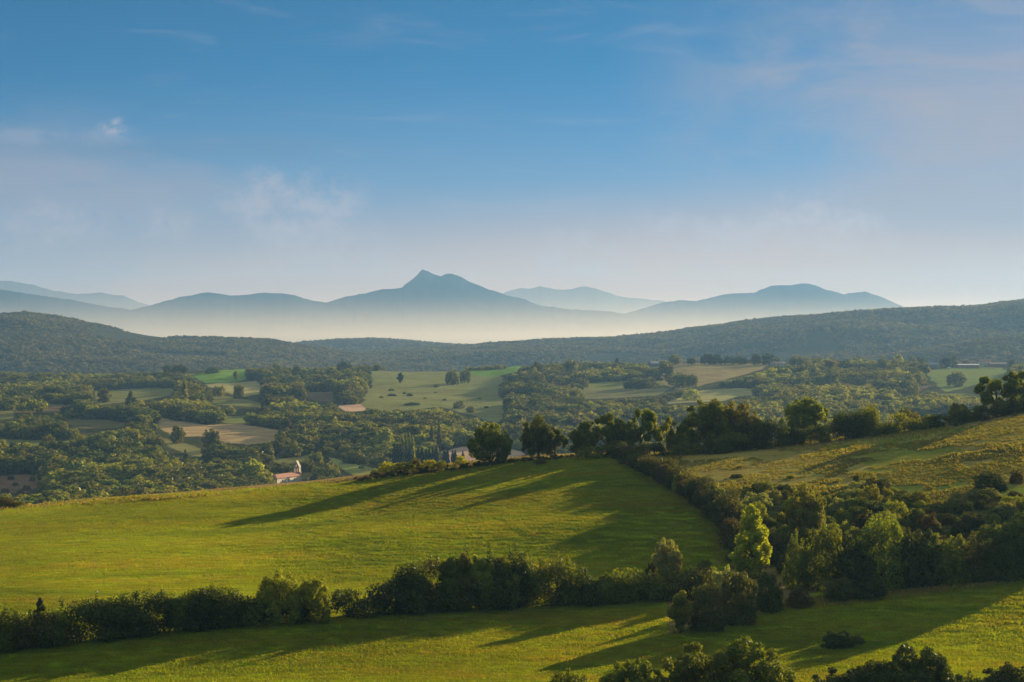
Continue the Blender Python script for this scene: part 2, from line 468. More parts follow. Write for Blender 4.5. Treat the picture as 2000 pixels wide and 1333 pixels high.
# ------------------------------------------------------------------ fields seen in the landscape (outline in picture coordinates -> laid on the terrain)
G_NEAR = (.15, .21, .006, .20)
G_BRIGHT = (.14, .24, .03, .0)
OLIVE = (.16, .165, .045, .5)
PALE = (.30, .27, .10, .6)
TAN = (.36, .26, .12, .5)
BROWN = (.13, .09, .05, .4)
PINKT = (.42, .30, .19, .2)
FIELDS = [
 ("bright", [(372,734),(410,726),(478,721),(482,742),(440,749),(400,750)], G_BRIGHT),
 ("pale", [(400,752),(500,744),(512,752),(512,768),(470,776),(440,764)], PALE),
 ("f4", [(178,765),(300,757),(350,760),(330,772),(290,780),(240,786),(195,792)], OLIVE),
 ("f5", [(408,770),(450,774),(500,783),(540,794),(520,797),(480,794),(410,788)], OLIVE),
 ("f6", [(-60,803),(30,803),(28,818),(-60,828)], OLIVE),
 ("f7", [(55,795),(150,790),(110,806),(30,806)], BROWN),
 ("f8", [(120,822),(210,820),(262,828),(225,836),(180,839),(140,833)], (.12, .11, .04, .4)),
 ("pasture", [(295,812),(350,823),(400,829),(470,828),(545,841),(550,855),(530,863),(485,869),(440,864),(400,852),(345,852),(318,838)], TAN),
 ("f10", [(298,850),(345,860),(400,878),(412,896),(370,891),(330,872)], (.22, .20, .07, .6)),
 ("f11", [(512,893),(560,896),(600,890),(645,893),(600,905),(540,907)], OLIVE),
 ("f12", [(640,893),(700,908),(735,915),(718,938),(690,928),(650,906)], (.24, .25, .06, .3)),
 ("big", [(722,725),(965,727),(985,740),(975,755),(978,770),(982,790),(985,822),(965,826),(905,806),(860,795),(800,799),(700,797),(712,775),(726,750)], (.175, .185, .055, .7)),
 ("f15", [(590,766),(655,766),(650,787),(600,780)], BROWN),
 ("f16", [(660,792),(705,789),(710,802),(675,804)], (.50, .33, .20, .1)),
 ("f17", [(895,728),(985,722),(1003,714),(1022,716),(1012,726),(960,736)], G_BRIGHT),
 ("f18", [(1135,758),(1260,760),(1315,756),(1285,772),(1200,778),(1140,780)], (.17, .16, .06, .4)),
 ("f19", [(1308,709),(1505,709),(1490,722),(1400,746),(1330,762),(1292,748),(1288,724)], (.25, .20, .08, .6)),
 ("f20", [(1285,792),(1370,764),(1440,758),(1485,760),(1505,770),(1440,774),(1420,782)], (.28, .26, .09, .4)),
 ("f21", [(1535,720),(1582,712),(1545,727)], PALE),
 ("f22", [(1805,726),(1860,717),(1955,714),(1970,726),(1940,742),(1880,760),(1850,767),(1818,742)], (.15, .19, .045, .4)),
 ("f23", [(1738,764),(1800,756),(1835,750),(1785,768)], BROWN),
 ("grove", [(762,904),(915,900),(915,912),(762,918)], (.20, .20, .06, .5)),
 ("cream", [(862,884),(905,872),(990,876),(1035,886),(985,905),(870,918)], PINKT),
 ("scrub", [(-40,936),(40,925),(80,930),(72,952),(50,964),(-40,962)], (.16, .10, .06, .5)),
 ("f26", [(226,958),(252,956),(250,978),(228,980)], (.15, .2, .04, .2)),
]
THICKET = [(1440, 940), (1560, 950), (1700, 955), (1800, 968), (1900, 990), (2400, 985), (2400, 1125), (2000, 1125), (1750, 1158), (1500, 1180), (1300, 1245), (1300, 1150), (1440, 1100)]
CREST_PX = np.array(COLS, float); CREST_Y = np.array([NEAR[c][-1][0] for c in COLS])
DIAG = [(1192,884),(1215,898),(1250,916),(1300,943),(1345,970),(1392,1000),(1422,1030),(1436,1060),(1440,1095)]
def land_color(x, y, z):
    px, rr = proj(x, y, z)
    n = len(px)
    C = np.zeros((n, 4)); C[:] = (.05, .055, .02, .3)          # woodland floor
    near = y < 520
    C[near] = G_NEAR
    glade = (y > 1000) & (y < 2500) & (vnoise(x, y, 130, 14) > .235)
    C[glade] = (.15, .165, .04, .4)
    jx = px + vnoise(x, y, 40, 5) * 10 * (y > 900); jr = rr + vnoise(x, y, 60, 9) * 3 * (y > 900)
    far = y > 1000
    for nm, poly, c in FIELDS:
        idx = np.nonzero(far)[0]
        k = inpoly(jx[idx], jr[idx], poly)
        C[idx[k]] = c
    # near land: rough pasture right of the diagonal hedge, verge along the crest, bare track beside the hedge
    dg = np.array(DIAG, float)
    hx = np.interp(rr, dg[:, 1], dg[:, 0])
    cy_ = np.interp(np.clip(px, 0, 2000), CREST_PX, CREST_Y)
    wob = vnoise(x, y, 6, 3) * 3
    rough = near & (px > hx) & (rr < 1100) & (y > 292)
    C[rough] = (.25, .22, .055, .9)
    g = rough & (fbm(x, y, 22, 3, 21) + (px - 1500) / 2500 > .05)
    C[g] = (.17, .20, .032, .6)
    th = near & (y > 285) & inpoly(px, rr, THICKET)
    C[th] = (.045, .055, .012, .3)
    t = near & (px <= hx) & (px > hx - 40 + wob * 4) & (rr > 890) & (rr < 1100) & (y > 292)
    C[t] = (.16, .135, .04, .8)
    v = near & (y > cy_ - 11 + wob * 1.5) & (px < 1230)
    C[v] = (.30, .21, .08, 1.0)
    v = near & (y > cy_ - 16 + wob) & (px > 1190) & (y < cy_ + 30)
    C[v] = (.15, .13, .045, .8)
    w = near & (y > 238) & (y < 300) & (px > 1300) & (px < 1620) & (rr < 1240 - (px - 1300) * .28) 
    C[w] = (.14, .11, .04, .8)
    return C
def build_land():
    pcols = np.concatenate([np.arange(-1650, -200, 40), np.arange(-200, 2200, 4.0), np.arange(2200, 3651, 40)])
    def grid(Ys, name, label):
        P, Y = np.meshgrid(pcols, Ys, indexing="ij")
        X = (P - 1000) / F * Y; Zz = zt(X, Y)
        n, m = P.shape
        V = np.stack([X, Y, Zz], -1).reshape(-1, 3)
        ii = (np.arange(n - 1)[:, None] * m + np.arange(m - 1)[None, :]).ravel()
        Fc = np.stack([ii, ii + m, ii + m + 1, ii + 1], 1)
        me = mesh_from(name, V, Fc, M["field"], smooth=True)
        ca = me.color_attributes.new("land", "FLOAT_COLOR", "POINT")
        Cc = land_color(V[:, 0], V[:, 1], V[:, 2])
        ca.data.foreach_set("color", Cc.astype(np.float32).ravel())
        return tag(link(name, me), label, kind="structure")
    Ys = np.concatenate([np.arange(5, 200, 5), np.arange(200, 460, .8), np.arange(460, 1000, 6), np.arange(1000, 2900, 4.5), np.arange(2900, 4590, 30)])
    return grid(Ys, "terrain", "rolling grass fields and wooded valley land below the hill")
build_land()
# plain beyond, out to the horizon
V = np.array([(-11900, -2900, -134), (11900, -2900, -134), (11900, 16500, -134), (-11900, 16500, -134)])
me = mesh_from("ground", V, np.array([[0, 1, 2, 3]]), plain("plain_soil_and_crops", (.07, .085, .03), (.16, .15, .06), .002))
tag(link("ground", me), "flat farmland plain reaching to the foot of the mountains", kind="structure")

# ------------------------------------------------------------------ foliage clouds
def leaf_cloud(blobs, n, size, seed, align=.55, up=.15, inner=.35, core=.52):
    r = np.random.default_rng(seed)
    B = np.asarray(blobs, float)
    if B.shape[1] == 4: B = np.concatenate([B[:, :3], B[:, 3:4], B[:, 3:4], B[:, 3:4]], 1)
    a = (B[:, 3] * B[:, 4] * B[:, 5]) ** (2 / 3.)
    N_ = int(n * 1.6)
    k = r.choice(len(B), N_, p=a / a.sum())
    d = r.normal(size=(N_, 3)); d /= np.linalg.norm(d, axis=1)[:, None]
    rad = 1.04 - np.abs(r.normal(size=N_)) * inner
    p = B[k, :3] + d * B[k, 3:6] * np.clip(rad, .1, 1.1)[:, None]
    keep = np.ones(N_, bool)
    o_ = np.argsort(k, kind="stable"); p, d, k = p[o_], d[o_], k[o_]
    lo, hi = 0, N_
    for b in range(len(B)):           # leaves buried inside other boughs are never seen
        if len(B) > 80:               # (boughs of a hedge are listed along it: only near ones can overlap)
            lo, hi = np.searchsorted(k, b - 13), np.searchsorted(k, b + 14)
        q = ((p[lo:hi] - B[b, :3]) / B[b, 3:6]); inside = (q * q).sum(1) < core
        keep[lo:hi] &= ~(inside & (k[lo:hi] != b))
    p, d, k = p[keep], d[keep], k[keep]
    o_ = r.permutation(len(p)); p, d, k, keep = p[o_], d[o_], k[o_], np.ones(len(p), bool)
    p, d, k = p[keep][:n], d[keep][:n], k[keep][:n]
    m = len(p)
    nn = d * align + r.normal(size=(m, 3)) * (1 - align) * .7; nn[:, 2] += up
    nn /= np.linalg.norm(nn, axis=1)[:, None]
    t = np.cross(nn, r.normal(size=(m, 3))); t /= np.linalg.norm(t, axis=1)[:, None] + 1e-9
    b2 = np.cross(nn, t)
    s = size * (.55 + r.random(m) * .9)
    L, W = (t * s[:, None]), (b2 * (s * .62)[:, None])
    v = np.stack([p - L, p - W * .9 + L * .1, p + L, p + W], 1).reshape(-1, 3)
    f = np.arange(m * 4).reshape(-1, 4)
    return v, f
def tube(path, radii, sides=7):
    path = [Vector(p) for p in path]
    V, Fc = [], []
    for i, p in enumerate(path):
        d = (path[min(i + 1, len(path) - 1)] - path[max(i - 1, 0)]).normalized()
        a = d.orthogonal().normalized(); b = d.cross(a)
        for s in range(sides):
            t = 2 * math.pi * s / sides
            V.append(p + (a * math.cos(t) + b * math.sin(t)) * radii[i])
    for i in range(len(path) - 1):
        for s in range(sides):
            s2 = (s + 1) % sides
            Fc.append((i * sides + s, i * sides + s2, (i + 1) * sides + s2, (i + 1) * sides + s))
    return V, Fc
def merge(parts):
    V, Fc = [], []
    for v, f in parts:
        o = len(V); V += [tuple(x) for x in v]; Fc += [tuple(i + o for i in q) for q in f]
    return V, Fc

def crown_blobs(kind, seed):
    r = np.random.default_rng(seed); B = []
    if kind in ("oak", "oak2", "oak3", "oak4"):
        asym = r.normal(size=3) * .25
        lob = {"oak": 34, "oak2": 26, "oak3": 40, "oak4": 22}[kind]
        for i in range(lob):
            u = r.uniform(-.85, 1); t = r.uniform(0, 2 * math.pi)
            c = math.sqrt(max(0, 1 - u * u)) if u > 0 else 1 - .3 * u * u
            R0 = r.uniform(.60, .86) * (1 + .14 * math.sin(2 * t + seed) + .10 * math.sin(3 * t + 2 * u + seed * 2))
            B.append((math.cos(t) * c * 4.6 * R0 + asym[0], math.sin(t) * c * 4.6 * R0 + asym[1], 4.9 + u * (4.5 if u > 0 else 5.2) * R0, r.uniform(.75, 1.4)))
        for i in range(34):           # twigs sticking out of the outline
            u = r.uniform(-.7, 1); t = r.uniform(0, 2 * math.pi); c = math.sqrt(max(0, 1 - u * u * .9)); R0 = r.uniform(.84, .97)
            B.append((math.cos(t) * c * 4.6 * R0, math.sin(t) * c * 4.6 * R0, 4.9 + u * 4.7 * R0, r.uniform(.4, .8)))
        B.append((0, 0, 5.6, 1.9)); B.append((asym[0] * 3, asym[1] * 3, 4.6, 1.6)); B.append((0, 0, 7.0, 1.3))
    elif kind == "tall":
        for i in range(36):
            h = r.uniform(0, 1); t = r.uniform(0, 2 * math.pi)
            w = 2.6 * math.sin(math.pi * min(1, .12 + .84 * h)) ** .6 * r.uniform(.5, .95)
            B.append((math.cos(t) * w, math.sin(t) * w, 1.6 + 7.5 * h, r.uniform(.6, 1.15)))
        B += [(0, 0, 3.5, 1.5), (0, 0, 5.5, 1.7), (0, 0, 7.3, 1.2)]
    elif kind == "open":
        for i in range(24):
            h = r.uniform(.25, 1); t = r.uniform(0, 2 * math.pi)
            w = 3.8 * (.35 + .65 * math.sin(math.pi * h * .8)) * r.uniform(.4, 1)
            B.append((math.cos(t) * w, math.sin(t) * w, 1.2 + 8.0 * h, r.uniform(.55, 1.2)))
    elif kind == "poplar":
        for i in range(80):
            h = r.uniform(0, 1) ** 1.1; t = r.uniform(0, 2 * math.pi)
            w = 1.75 * (1 - h ** 1.6 * .9) * min(1, .55 + h * 2) * r.uniform(.25, .98)
            B.append((math.cos(t) * w, math.sin(t) * w, .5 + 8.6 * h, .34 * r.uniform(.7, 1.3), .34 * r.uniform(.7, 1.3), .75 * r.uniform(.6, 1.3)))
    elif kind == "cypress":
        for i in range(14):
            h = i / 13.
            w = .82 * math.sin(math.pi * (.16 + .80 * h)) ** .7
            B.append((r.normal() * .06, r.normal() * .06, .7 + 8.6 * h, w * r.uniform(.9, 1.1), w * r.uniform(.9, 1.1), .85))
    elif kind in ("bush", "bush2", "bush3"):
        q = {"bush": 20, "bush2": 28, "bush3": 14}[kind]
        for i in range(q):
            u = r.uniform(0, 1); t = r.uniform(0, 2 * math.pi); c = math.sqrt(1 - u * u)
            R0 = r.uniform(.55, .85)
            B.append((math.cos(t) * c * 5 * R0, math.sin(t) * c * 5 * R0, u * 8.2 * R0 + .8, r.uniform(1.1, 2.0), r.uniform(1.1, 2.0), r.uniform(1.2, 2.5)))
        for i in range(26):
            u = r.uniform(.1, 1); t = r.uniform(0, 2 * math.pi); c = math.sqrt(1 - u * u * .9); R0 = r.uniform(.8, .98)
            B.append((math.cos(t) * c * 5 * R0, math.sin(t) * c * 5 * R0, u * 9 * R0 + .5, r.uniform(.35, .8), r.uniform(.35, .8), r.uniform(.5, 1.2)))
        B.append((0, 0, 3, 3.4, 3.4, 4)); B.append((0, 0, .8, 4.3, 4.3, 1.6))
    elif kind == "conifer":
        for i in range(30):
            h = r.uniform(0, 1); t = r.uniform(0, 2 * math.pi); w = 3.3 * (1 - h) ** .8 * r.uniform(.6, 1)
            B.append((math.cos(t) * w, math.sin(t) * w, .9 + 8.6 * h, .9 * (1.1 - h * .6), .9 * (1.1 - h * .6), .5))
        B += [(0, 0, 2, 2, 2, 1.6), (0, 0, 5, 1.3, 1.3, 2), (0, 0, 8, .6, .6, 1.6)]
    return B
def spread_of(kind): return {"tall": 2.8, "open": 4.0, "poplar": 1.75, "cypress": .85, "bush": 5.6, "bush2": 5.6, "bush3": 5.6, "conifer": 3.4}.get(kind, 4.4)
_cm, _tm = {}, {}
def crown_mesh(kind, var, mat, lod):
    key = (kind, var, mat, lod)
    if key not in _cm:
        n, s = {"near": (17000, .18), "shrub": (7500, .26), "mid": (1700, .5), "far": (120, 1.5)}[lod]
        if kind in ("poplar",): n, s = int(n * .55), s * .8
        if kind == "cypress": n, s = int(n * .35), s * .75
        if kind == "open": n = int(n * .62)
        if kind.startswith("bush"): n, s = int(n * .8), s * 1.1
        B = crown_blobs(kind, var * 13 + len(kind))
        v, f = leaf_cloud(B, n, s, var + 5, inner={"near": .30, "shrub": .30, "mid": .22, "far": .14}[lod],
                          align={"near": .5, "shrub": .5, "mid": .62, "far": .8}[lod])
        _cm[key] = mesh_from("crown", v, f, M[mat])
    return _cm[key]
def trunk_mesh(kind, var, lod):
    key = (kind, var, lod)
    if key not in _tm:
        r = random.Random(var * 7 + 1); sides = 8 if lod == "near" else 5
        if kind == "cypress":
            parts = [tube([(0, 0, -.4), (0, 0, 1), (0, 0, 8.5)], [.22, .18, .03], sides)]
        else:
            top = {"poplar": 9, "tall": 8}.get(kind, 6.6)
            rr = {"poplar": .2, "tall": .26}.get(kind, .38)
            if kind.startswith("bush"): top, rr = 5, .18
            pts = [(0, 0, -.5), (r.uniform(-.1, .1), 0, 1.2), (r.uniform(-.25, .25), r.uniform(-.2, .2), top * .55), (r.uniform(-.4, .4), r.uniform(-.4, .4), top)]
            parts = [tube(pts, [rr * 1.25, rr, rr * .6, .05], sides)]
            nb = 9 if lod == "near" else 4
            sp = spread_of(kind)
            for i in range(nb):
                t = i * 2.4 + r.random(); h = r.uniform(1.3, top * .75)
                w = sp * r.uniform(.5, .75)
                up = h + r.uniform(1.4, 3.0)
                parts.append(tube([(0, 0, h), (math.cos(t) * w * .45, math.sin(t) * w * .45, h + (up - h) * .55), (math.cos(t) * w, math.sin(t) * w, up)],
                                  [rr * .5, rr * .32, .04], max(4, sides - 3)))
        V, Fc = merge(parts)
        _tm[key] = mesh_from("trunk", V, Fc, M["bark"], smooth=True)
    return _tm[key]
counter = {"tree": 0}
def plant(name, kind, mat, base, top_row, width_px, label, cat, group=None, lod="near", var=None, hgt=None, rz=None, hitf=None, sink=.25, trunk=True):
    """a tree or shrub with its foot on the ground point seen at base=(px,row)"""
    x, y, z = (hitf or hit)(*base)
    s = y / F
    H = hgt if hgt else max(.5, (base[1] - top_row) * s)
    W = width_px * s / 2
    counter["tree"] += 1
    var = var if var is not None else random.randint(0, 3)
    if kind.startswith("oak"): H *= 1.12; sink = .12 * H          # branches hang low, almost to the grass
    o = empty(name, (x, y, z - sink), rz if rz is not None else random.uniform(0, 6.28), (W / spread_of(kind), W / spread_of(kind), H / 10.0))
    tag(o, label, cat, group)
    lodt = "near" if lod in ("near", "shrub") else "mid"
    c = link("crown" if not kind.startswith("bush") else "foliage", crown_mesh(kind, var, mat, lod), o)
    if trunk: link("trunk" if not kind.startswith("bush") else "stem", trunk_mesh(kind, var % 2, lodt), o)
    return o

# ---- hedges: one continuous leafy strip each
def hedge(name, path, mat_list, label, cat="hedge", dens=300, size=.2, group=None, seed=1, hitf=hit, wide=1.6, rough=.35):
    """path: list of (px, row, height m); blobs strung along the ground line"""
    pts = []
    for (p, r_, h) in path:
        x, y, z = hitf(p, r_); pts.append((x, y, h))
    pts = np.array(pts); seg = np.r_[0, np.cumsum(np.hypot(np.diff(pts[:, 0]), np.diff(pts[:, 1])))]
    L = seg[-1]; r = np.random.default_rng(seed)
    o = empty(name, (pts[0, 0], pts[0, 1], zf(pts[0, 0], pts[0, 1])))
    tag(o, label, cat, group)
    oz = o.location
    nb = int(L / .5)
    tt = np.sort(r.uniform(0, L, nb))
    X = np.interp(tt, seg, pts[:, 0]) + r.normal(size=nb) * wide * .35
    Y = np.interp(tt, seg, pts[:, 1]) + r.normal(size=nb) * wide * .35
    H = np.interp(tt, seg, pts[:, 2])
    H = H * (1 + rough * 1.3 * fbm(tt, tt * 0, 16, 4, seed, .7) + r.normal(size=nb) * .16)
    Zb = zt(X, Y)
    B = []
    for i in range(nb):
        hh = max(.6, H[i]); w = r.uniform(.7, 1.25) * min(wide, hh * .6)
        lvl = r.random()
        zc = Zb[i] + hh * (.26 if lvl < .45 else .60 if lvl < .8 else .80)
        rad = hh * (.34 if lvl < .75 else .22) * r.uniform(.85, 1.2)
        B.append((X[i] - oz.x, Y[i] - oz.y, zc - oz.z, w, w, rad))
        if r.random() < .28:          # shoots standing up out of the top
            ws = r.uniform(.22, .5)
            B.append((X[i] - oz.x + r.normal() * .5, Y[i] - oz.y + r.normal() * .5, Zb[i] + hh * r.uniform(.86, 1.04) - oz.z, ws, ws, hh * r.uniform(.12, .24)))
    v, f = leaf_cloud(B, int(L * dens), size, seed + 3, align=.45, inner=.45, core=.12)
    k = len(mat_list)
    cx = v[::4, 0] + oz.x; cyy = v[::4, 1] + oz.y
    mi = np.clip(((vnoise(cx, cyy, 6, seed) + .5) * k).astype(int), 0, k - 1)
    me = mesh_from("foliage", v, f, [M[m] for m in mat_list], mi[:len(f)])
    link("foliage", me, o)
    for i in range(int(L / 4)):
        t = (i + r.random()) * 4; x = np.interp(t, seg, pts[:, 0]); y = np.interp(t, seg, pts[:, 1]); h = np.interp(t, seg, pts[:, 2])
        z = zf(x, y); q = (x - oz.x, y - oz.y, z - oz.z - .3)
        V, Fc = tube([q, (q[0] + r.normal() * .3, q[1] + r.normal() * .3, q[2] + h * .5), (q[0] + r.normal() * .7, q[1] + r.normal() * .7, q[2] + h * .85)], [.14, .09, .03], 5)
        link("stem", mesh_from("stem", V, Fc, M["bark"], smooth=True), o)
    return o

# ------------------------------------------------------------------ far wooded hills and mountains
def hill_mesh(name, prof, Yr, Yf, Yb, mat, label, zbase=-136, amp=14, wl=520, seed=1, p0=-300, p1=2300, drop_px=0, nst=301, shape=1.6, step=4.0):
    pc = np.arange(p0, p1 + 1, step)
    pr = np.interp(pc, [a for a, b in prof], [b for a, b in prof]) + drop_px
    yrs = Yr + 260 * vnoise(pc, pc * 0, 380, seed) * (Yr / 5000)
    Ys = np.linspace(0, 1, nst)
    P, T = np.meshgrid(pc, Ys, indexing="ij")
    YR = yrs[:, None]
    Y = np.where(T < .72, Yf + (YR - Yf) * (T / .72), YR + (Yb - YR) * ((T - .72) / .28))
    X = (P - 1000) / F * Y
    zr = -(pr[:, None] - HOR) * YR / F
    u = np.where(T < .72, T / .72, 1 - (T - .72) / .28)
    e = np.where(T < .72, 1 - (1 - u) ** shape, u * u * (3 - 2 * u))
    Zz = zbase + (zr - zbase) * e
    nz = fbm(X, Y, wl, 4, seed + 3) * amp
    Zz = Zz + nz * np.sin(np.pi * np.clip(u, 0, 1)) * 1.6 * np.clip(e * 2, 0, 1) * (T < .72)
    n, m = P.shape
    V = np.stack([X, Y, Zz], -1).reshape(-1, 3)
    ii = (np.arange(n - 1)[:, None] * m + np.arange(m - 1)[None, :]).ravel()
    me = mesh_from(name, V, np.stack([ii, ii + m, ii + m + 1, ii + 1], 1), mat, smooth=True)
    o = tag(link(name, me), label, kind="structure")
    return o, (X, Y, Zz, P)
def soil_mat(name, a, b, sc):
    m, n, l = new_mat(name); out = n.new("ShaderNodeOutputMaterial"); d = n.new("ShaderNodeBsdfDiffuse")
    g = n.new("ShaderNodeNewGeometry"); f = noise(n, l, g.outputs["Position"], sc, 6, .65)
    r = n.new("ShaderNodeValToRGB"); e = r.color_ramp.elements; e[0].position = .35; e[1].position = .65
    e[0].color = (*a, 1); e[1].color = (*b, 1); l.new(f, r.inputs[0]); l.new(r.outputs[0], d.inputs[0]); l.new(d.outputs[0], out.inputs[0]); return m
M["forestfloor"] = soil_mat("forest_floor", (.03, .035, .015), (.06, .055, .025), .02)
M["mountain"] = soil_mat("mountain_woods_and_rock", (.010, .024, .026), (.028, .042, .046), .0025)  # some of the haze's blue cast is put into this dark colour
HL = [(-300, 604), (0, 612), (45, 609), (110, 617), (170, 628), (230, 640), (290, 651), (340, 657), (420, 658), (480, 660), (540, 664), (600, 675), (640, 681), (700, 690), (780, 700), (860, 712), (960, 730), (2300, 740)]
HM = [(-300, 690), (500, 684), (590, 668), (650, 662), (730, 660), (800, 664), (860, 670), (920, 673), (980, 676), (1100, 690), (1300, 705), (2300, 740)]
HR = [(-300, 740), (560, 712), (700, 688), (760, 682), (830, 678), (900, 674), (950, 670), (1000, 668), (1100, 662), (1200, 657), (1260, 653), (1310, 648), (1350, 641), (1400, 635), (1450, 628), (1520, 621), (1580, 616), (1650, 609), (1700, 606), (1760, 603), (1830, 601), (1880, 600), (1920, 596), (1960, 590), (2000, 586), (2300, 570)]
HN = [(-300, 760), (1400, 745), (1560, 715), (1680, 698), (1780, 684), (1850, 672), (1900, 663), (1960, 656), (2010, 652), (2300, 655)]
hills = []
hills.append(hill_mesh("hill", HL, 4700, 3300, 6000, M["forestfloor"], "long wooded hill filling the left of the valley", seed=2, drop_px=5, p1=1100, amp=20))
hills.append(hill_mesh("hill", HM, 6600, 5300, 7600, M["forestfloor"], "low blue wooded ridge between the two long hills", seed=5, drop_px=4, p0=400, p1=1400, amp=14))
hills.append(hill_mesh("hill", HR, 5400, 3400, 6600, M["forestfloor"], "long wooded hill climbing to the right edge", seed=8, drop_px=5, p0=560, amp=30, wl=700))
hills.append(hill_mesh("hill", HN, 3750, 3050, 4300, M["forestfloor"], "lower sunlit wooded spur at the right edge", seed=12, drop_px=7, p0=1500, amp=12))
MA = [(-300, 700), (200, 660), (420, 622), (500, 612), (560, 606), (600, 600), (635, 592), (665, 583), (690, 577), (740, 568), (785, 563), (800, 550), (811, 541), (825, 527), (840, 533), (860, 541), (868, 536), (882, 534), (900, 540), (925, 553), (955, 566), (985, 575), (1020, 585), (1060, 597), (1110, 604), (1160, 606), (1210, 612), (1280, 628), (1400, 650), (2300, 690)]
MB = [(-300, 660), (150, 640), (230, 612), (290, 597), (350, 580), (400, 573), (405, 572), (440, 576), (470, 577), (520, 572), (545, 574), (575, 577), (605, 586), (640, 592), (700, 606), (800, 640), (1000, 670), (2300, 690)]
MC = [(-300, 540), (0, 567), (40, 571), (60, 575), (110, 582), (160, 590), (220, 600), (290, 612), (350, 630), (450, 655), (700, 690), (2300, 700)]
MD = [(-300, 540), (-60, 556), (20, 549), (60, 557), (100, 568), (150, 574), (200, 572), (215, 575), (240, 577), (270, 590), (330, 610), (450, 650), (2300, 700)]
ME = [(-300, 700), (800, 640), (900, 605), (960, 585), (990, 570), (1015, 562), (1035, 563), (1055, 559), (1085, 566), (1105, 566), (1140, 559), (1170, 566), (1200, 577), (1250, 583), (1290, 588), (1340, 600), (1450, 640), (2300, 700)]
MF = [(-300, 700), (1080, 660), (1200, 618), (1250, 604), (1290, 592), (1330, 586), (1360, 590), (1385, 582), (1415, 575), (1470, 572), (1495, 562), (1505, 559), (1545, 557), (1565, 552), (1590, 557), (1620, 568), (1650, 575), (1670, 572), (1690, 569), (1720, 580), (1760, 598), (1820, 625), (1900, 655), (2300, 700)]
MG = [(a_, b_ + 16) for a_, b_ in [(-300, 700), (1500, 640), (1650, 590), (1720, 571), (1780, 568), (1830, 562), (1860, 559), (1900, 563), (1950, 570), (2000, 566), (2080, 570), (2300, 590)]]
# crags and gullies: a rough ridged surface behind the outline
def mountain(prof, Yr, label, seed, p0, p1):
    pr = [(a, b + 1.6 * (0.5 - random.random())) for a, b in prof]
    xs = np.arange(p0, p1, 3.0); rows = np.interp(xs, [a for a, b in prof], [b for a, b in prof]) + fbm(xs, xs * 0, 34, 4, seed) * 2.2 + fbm(xs, xs * 0, 9, 3, seed + 5) * 1.5
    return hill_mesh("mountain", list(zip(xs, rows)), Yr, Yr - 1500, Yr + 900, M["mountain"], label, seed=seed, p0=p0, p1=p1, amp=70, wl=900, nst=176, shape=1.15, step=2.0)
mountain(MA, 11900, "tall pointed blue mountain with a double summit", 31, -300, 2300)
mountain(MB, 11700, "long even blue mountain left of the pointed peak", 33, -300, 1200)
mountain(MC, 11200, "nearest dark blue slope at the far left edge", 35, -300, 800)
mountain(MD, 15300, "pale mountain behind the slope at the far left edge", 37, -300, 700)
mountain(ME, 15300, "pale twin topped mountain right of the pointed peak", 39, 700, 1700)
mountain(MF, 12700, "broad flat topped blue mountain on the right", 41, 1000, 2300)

# ------------------------------------------------------------------ haze: one closed box round the whole scene, and mist lying over the plain
def vol_mat(name, dens, c, aniso):
    m, n, l = new_mat(name); out = n.new("ShaderNodeOutputMaterial"); v = n.new("ShaderNodeVolumePrincipled")
    v.inputs["Density"].default_value = dens; v.inputs["Color"].default_value = (*c, 1); v.inputs["Anisotropy"].default_value = aniso
    l.new(v.outputs[0], out.inputs["Volume"]); return m
def box_obj(name, x0, x1, y0, y1, z0, z1, mat):
    V = [(x, y, z) for x in (x0, x1) for y in (y0, y1) for z in (z0, z1)]
    Fc = [(0, 1, 3, 2), (4, 6, 7, 5), (0, 4, 5, 1), (2, 3, 7, 6), (0, 2, 6, 4), (1, 5, 7, 3)]
    return link(name, mesh_from(name, V, Fc, mat))
hz = box_obj("haze", -12000, 12000, -3000, 16600, -136, 600, vol_mat("haze_air", HAZE_DENSITY, (.23, .44, .76), .25))
tag(hz, "thin warm evening haze filling the air", kind="stuff")
def mist_bank(ZT_, D_, YC, dens, label):          # thick at the bottom, thinning to nothing at its top
    hs_ = [-133, -60, 0] + [ZT_ * (i / 14.0) for i in range(1, 15)]
    V, Fc = [], []
    nU = 96
    for h in hs_:
        q = 1.0 if h <= 0 else max(.0008, (1 - h / ZT_) ** 2)
        for i in range(nU):
            th = 2 * math.pi * i / nU
            cx_, sy_ = math.cos(th), math.sin(th)
            V.append((math.copysign(abs(cx_) ** .35, cx_) * (9500 - 800 * (1 - q)), YC + math.copysign(abs(sy_) ** .6, sy_) * D_ * q, h))
    for j in range(len(hs_) - 1):
        for i in range(nU):
            Fc.append((j * nU + i, j * nU + (i + 1) % nU, (j + 1) * nU + (i + 1) % nU, (j + 1) * nU + i))
    Fc.append(tuple(reversed(range(nU)))); Fc.append(tuple((len(hs_) - 1) * nU + i for i in range(nU)))
    me = mesh_from("valley_mist", V, Fc, vol_mat("mist", dens, (.97, .84, .68), .4))
    return tag(link("valley_mist", me), label, kind="stuff")
mist_bank(255.0, 1500.0, 9000.0, 3.0e-4, "pale cream mist lying over the plain before the mountains")
mist_bank(900.0, 420.0, 13350.0, 5.0e-4, "thin mist between the near and the far mountain ridges")

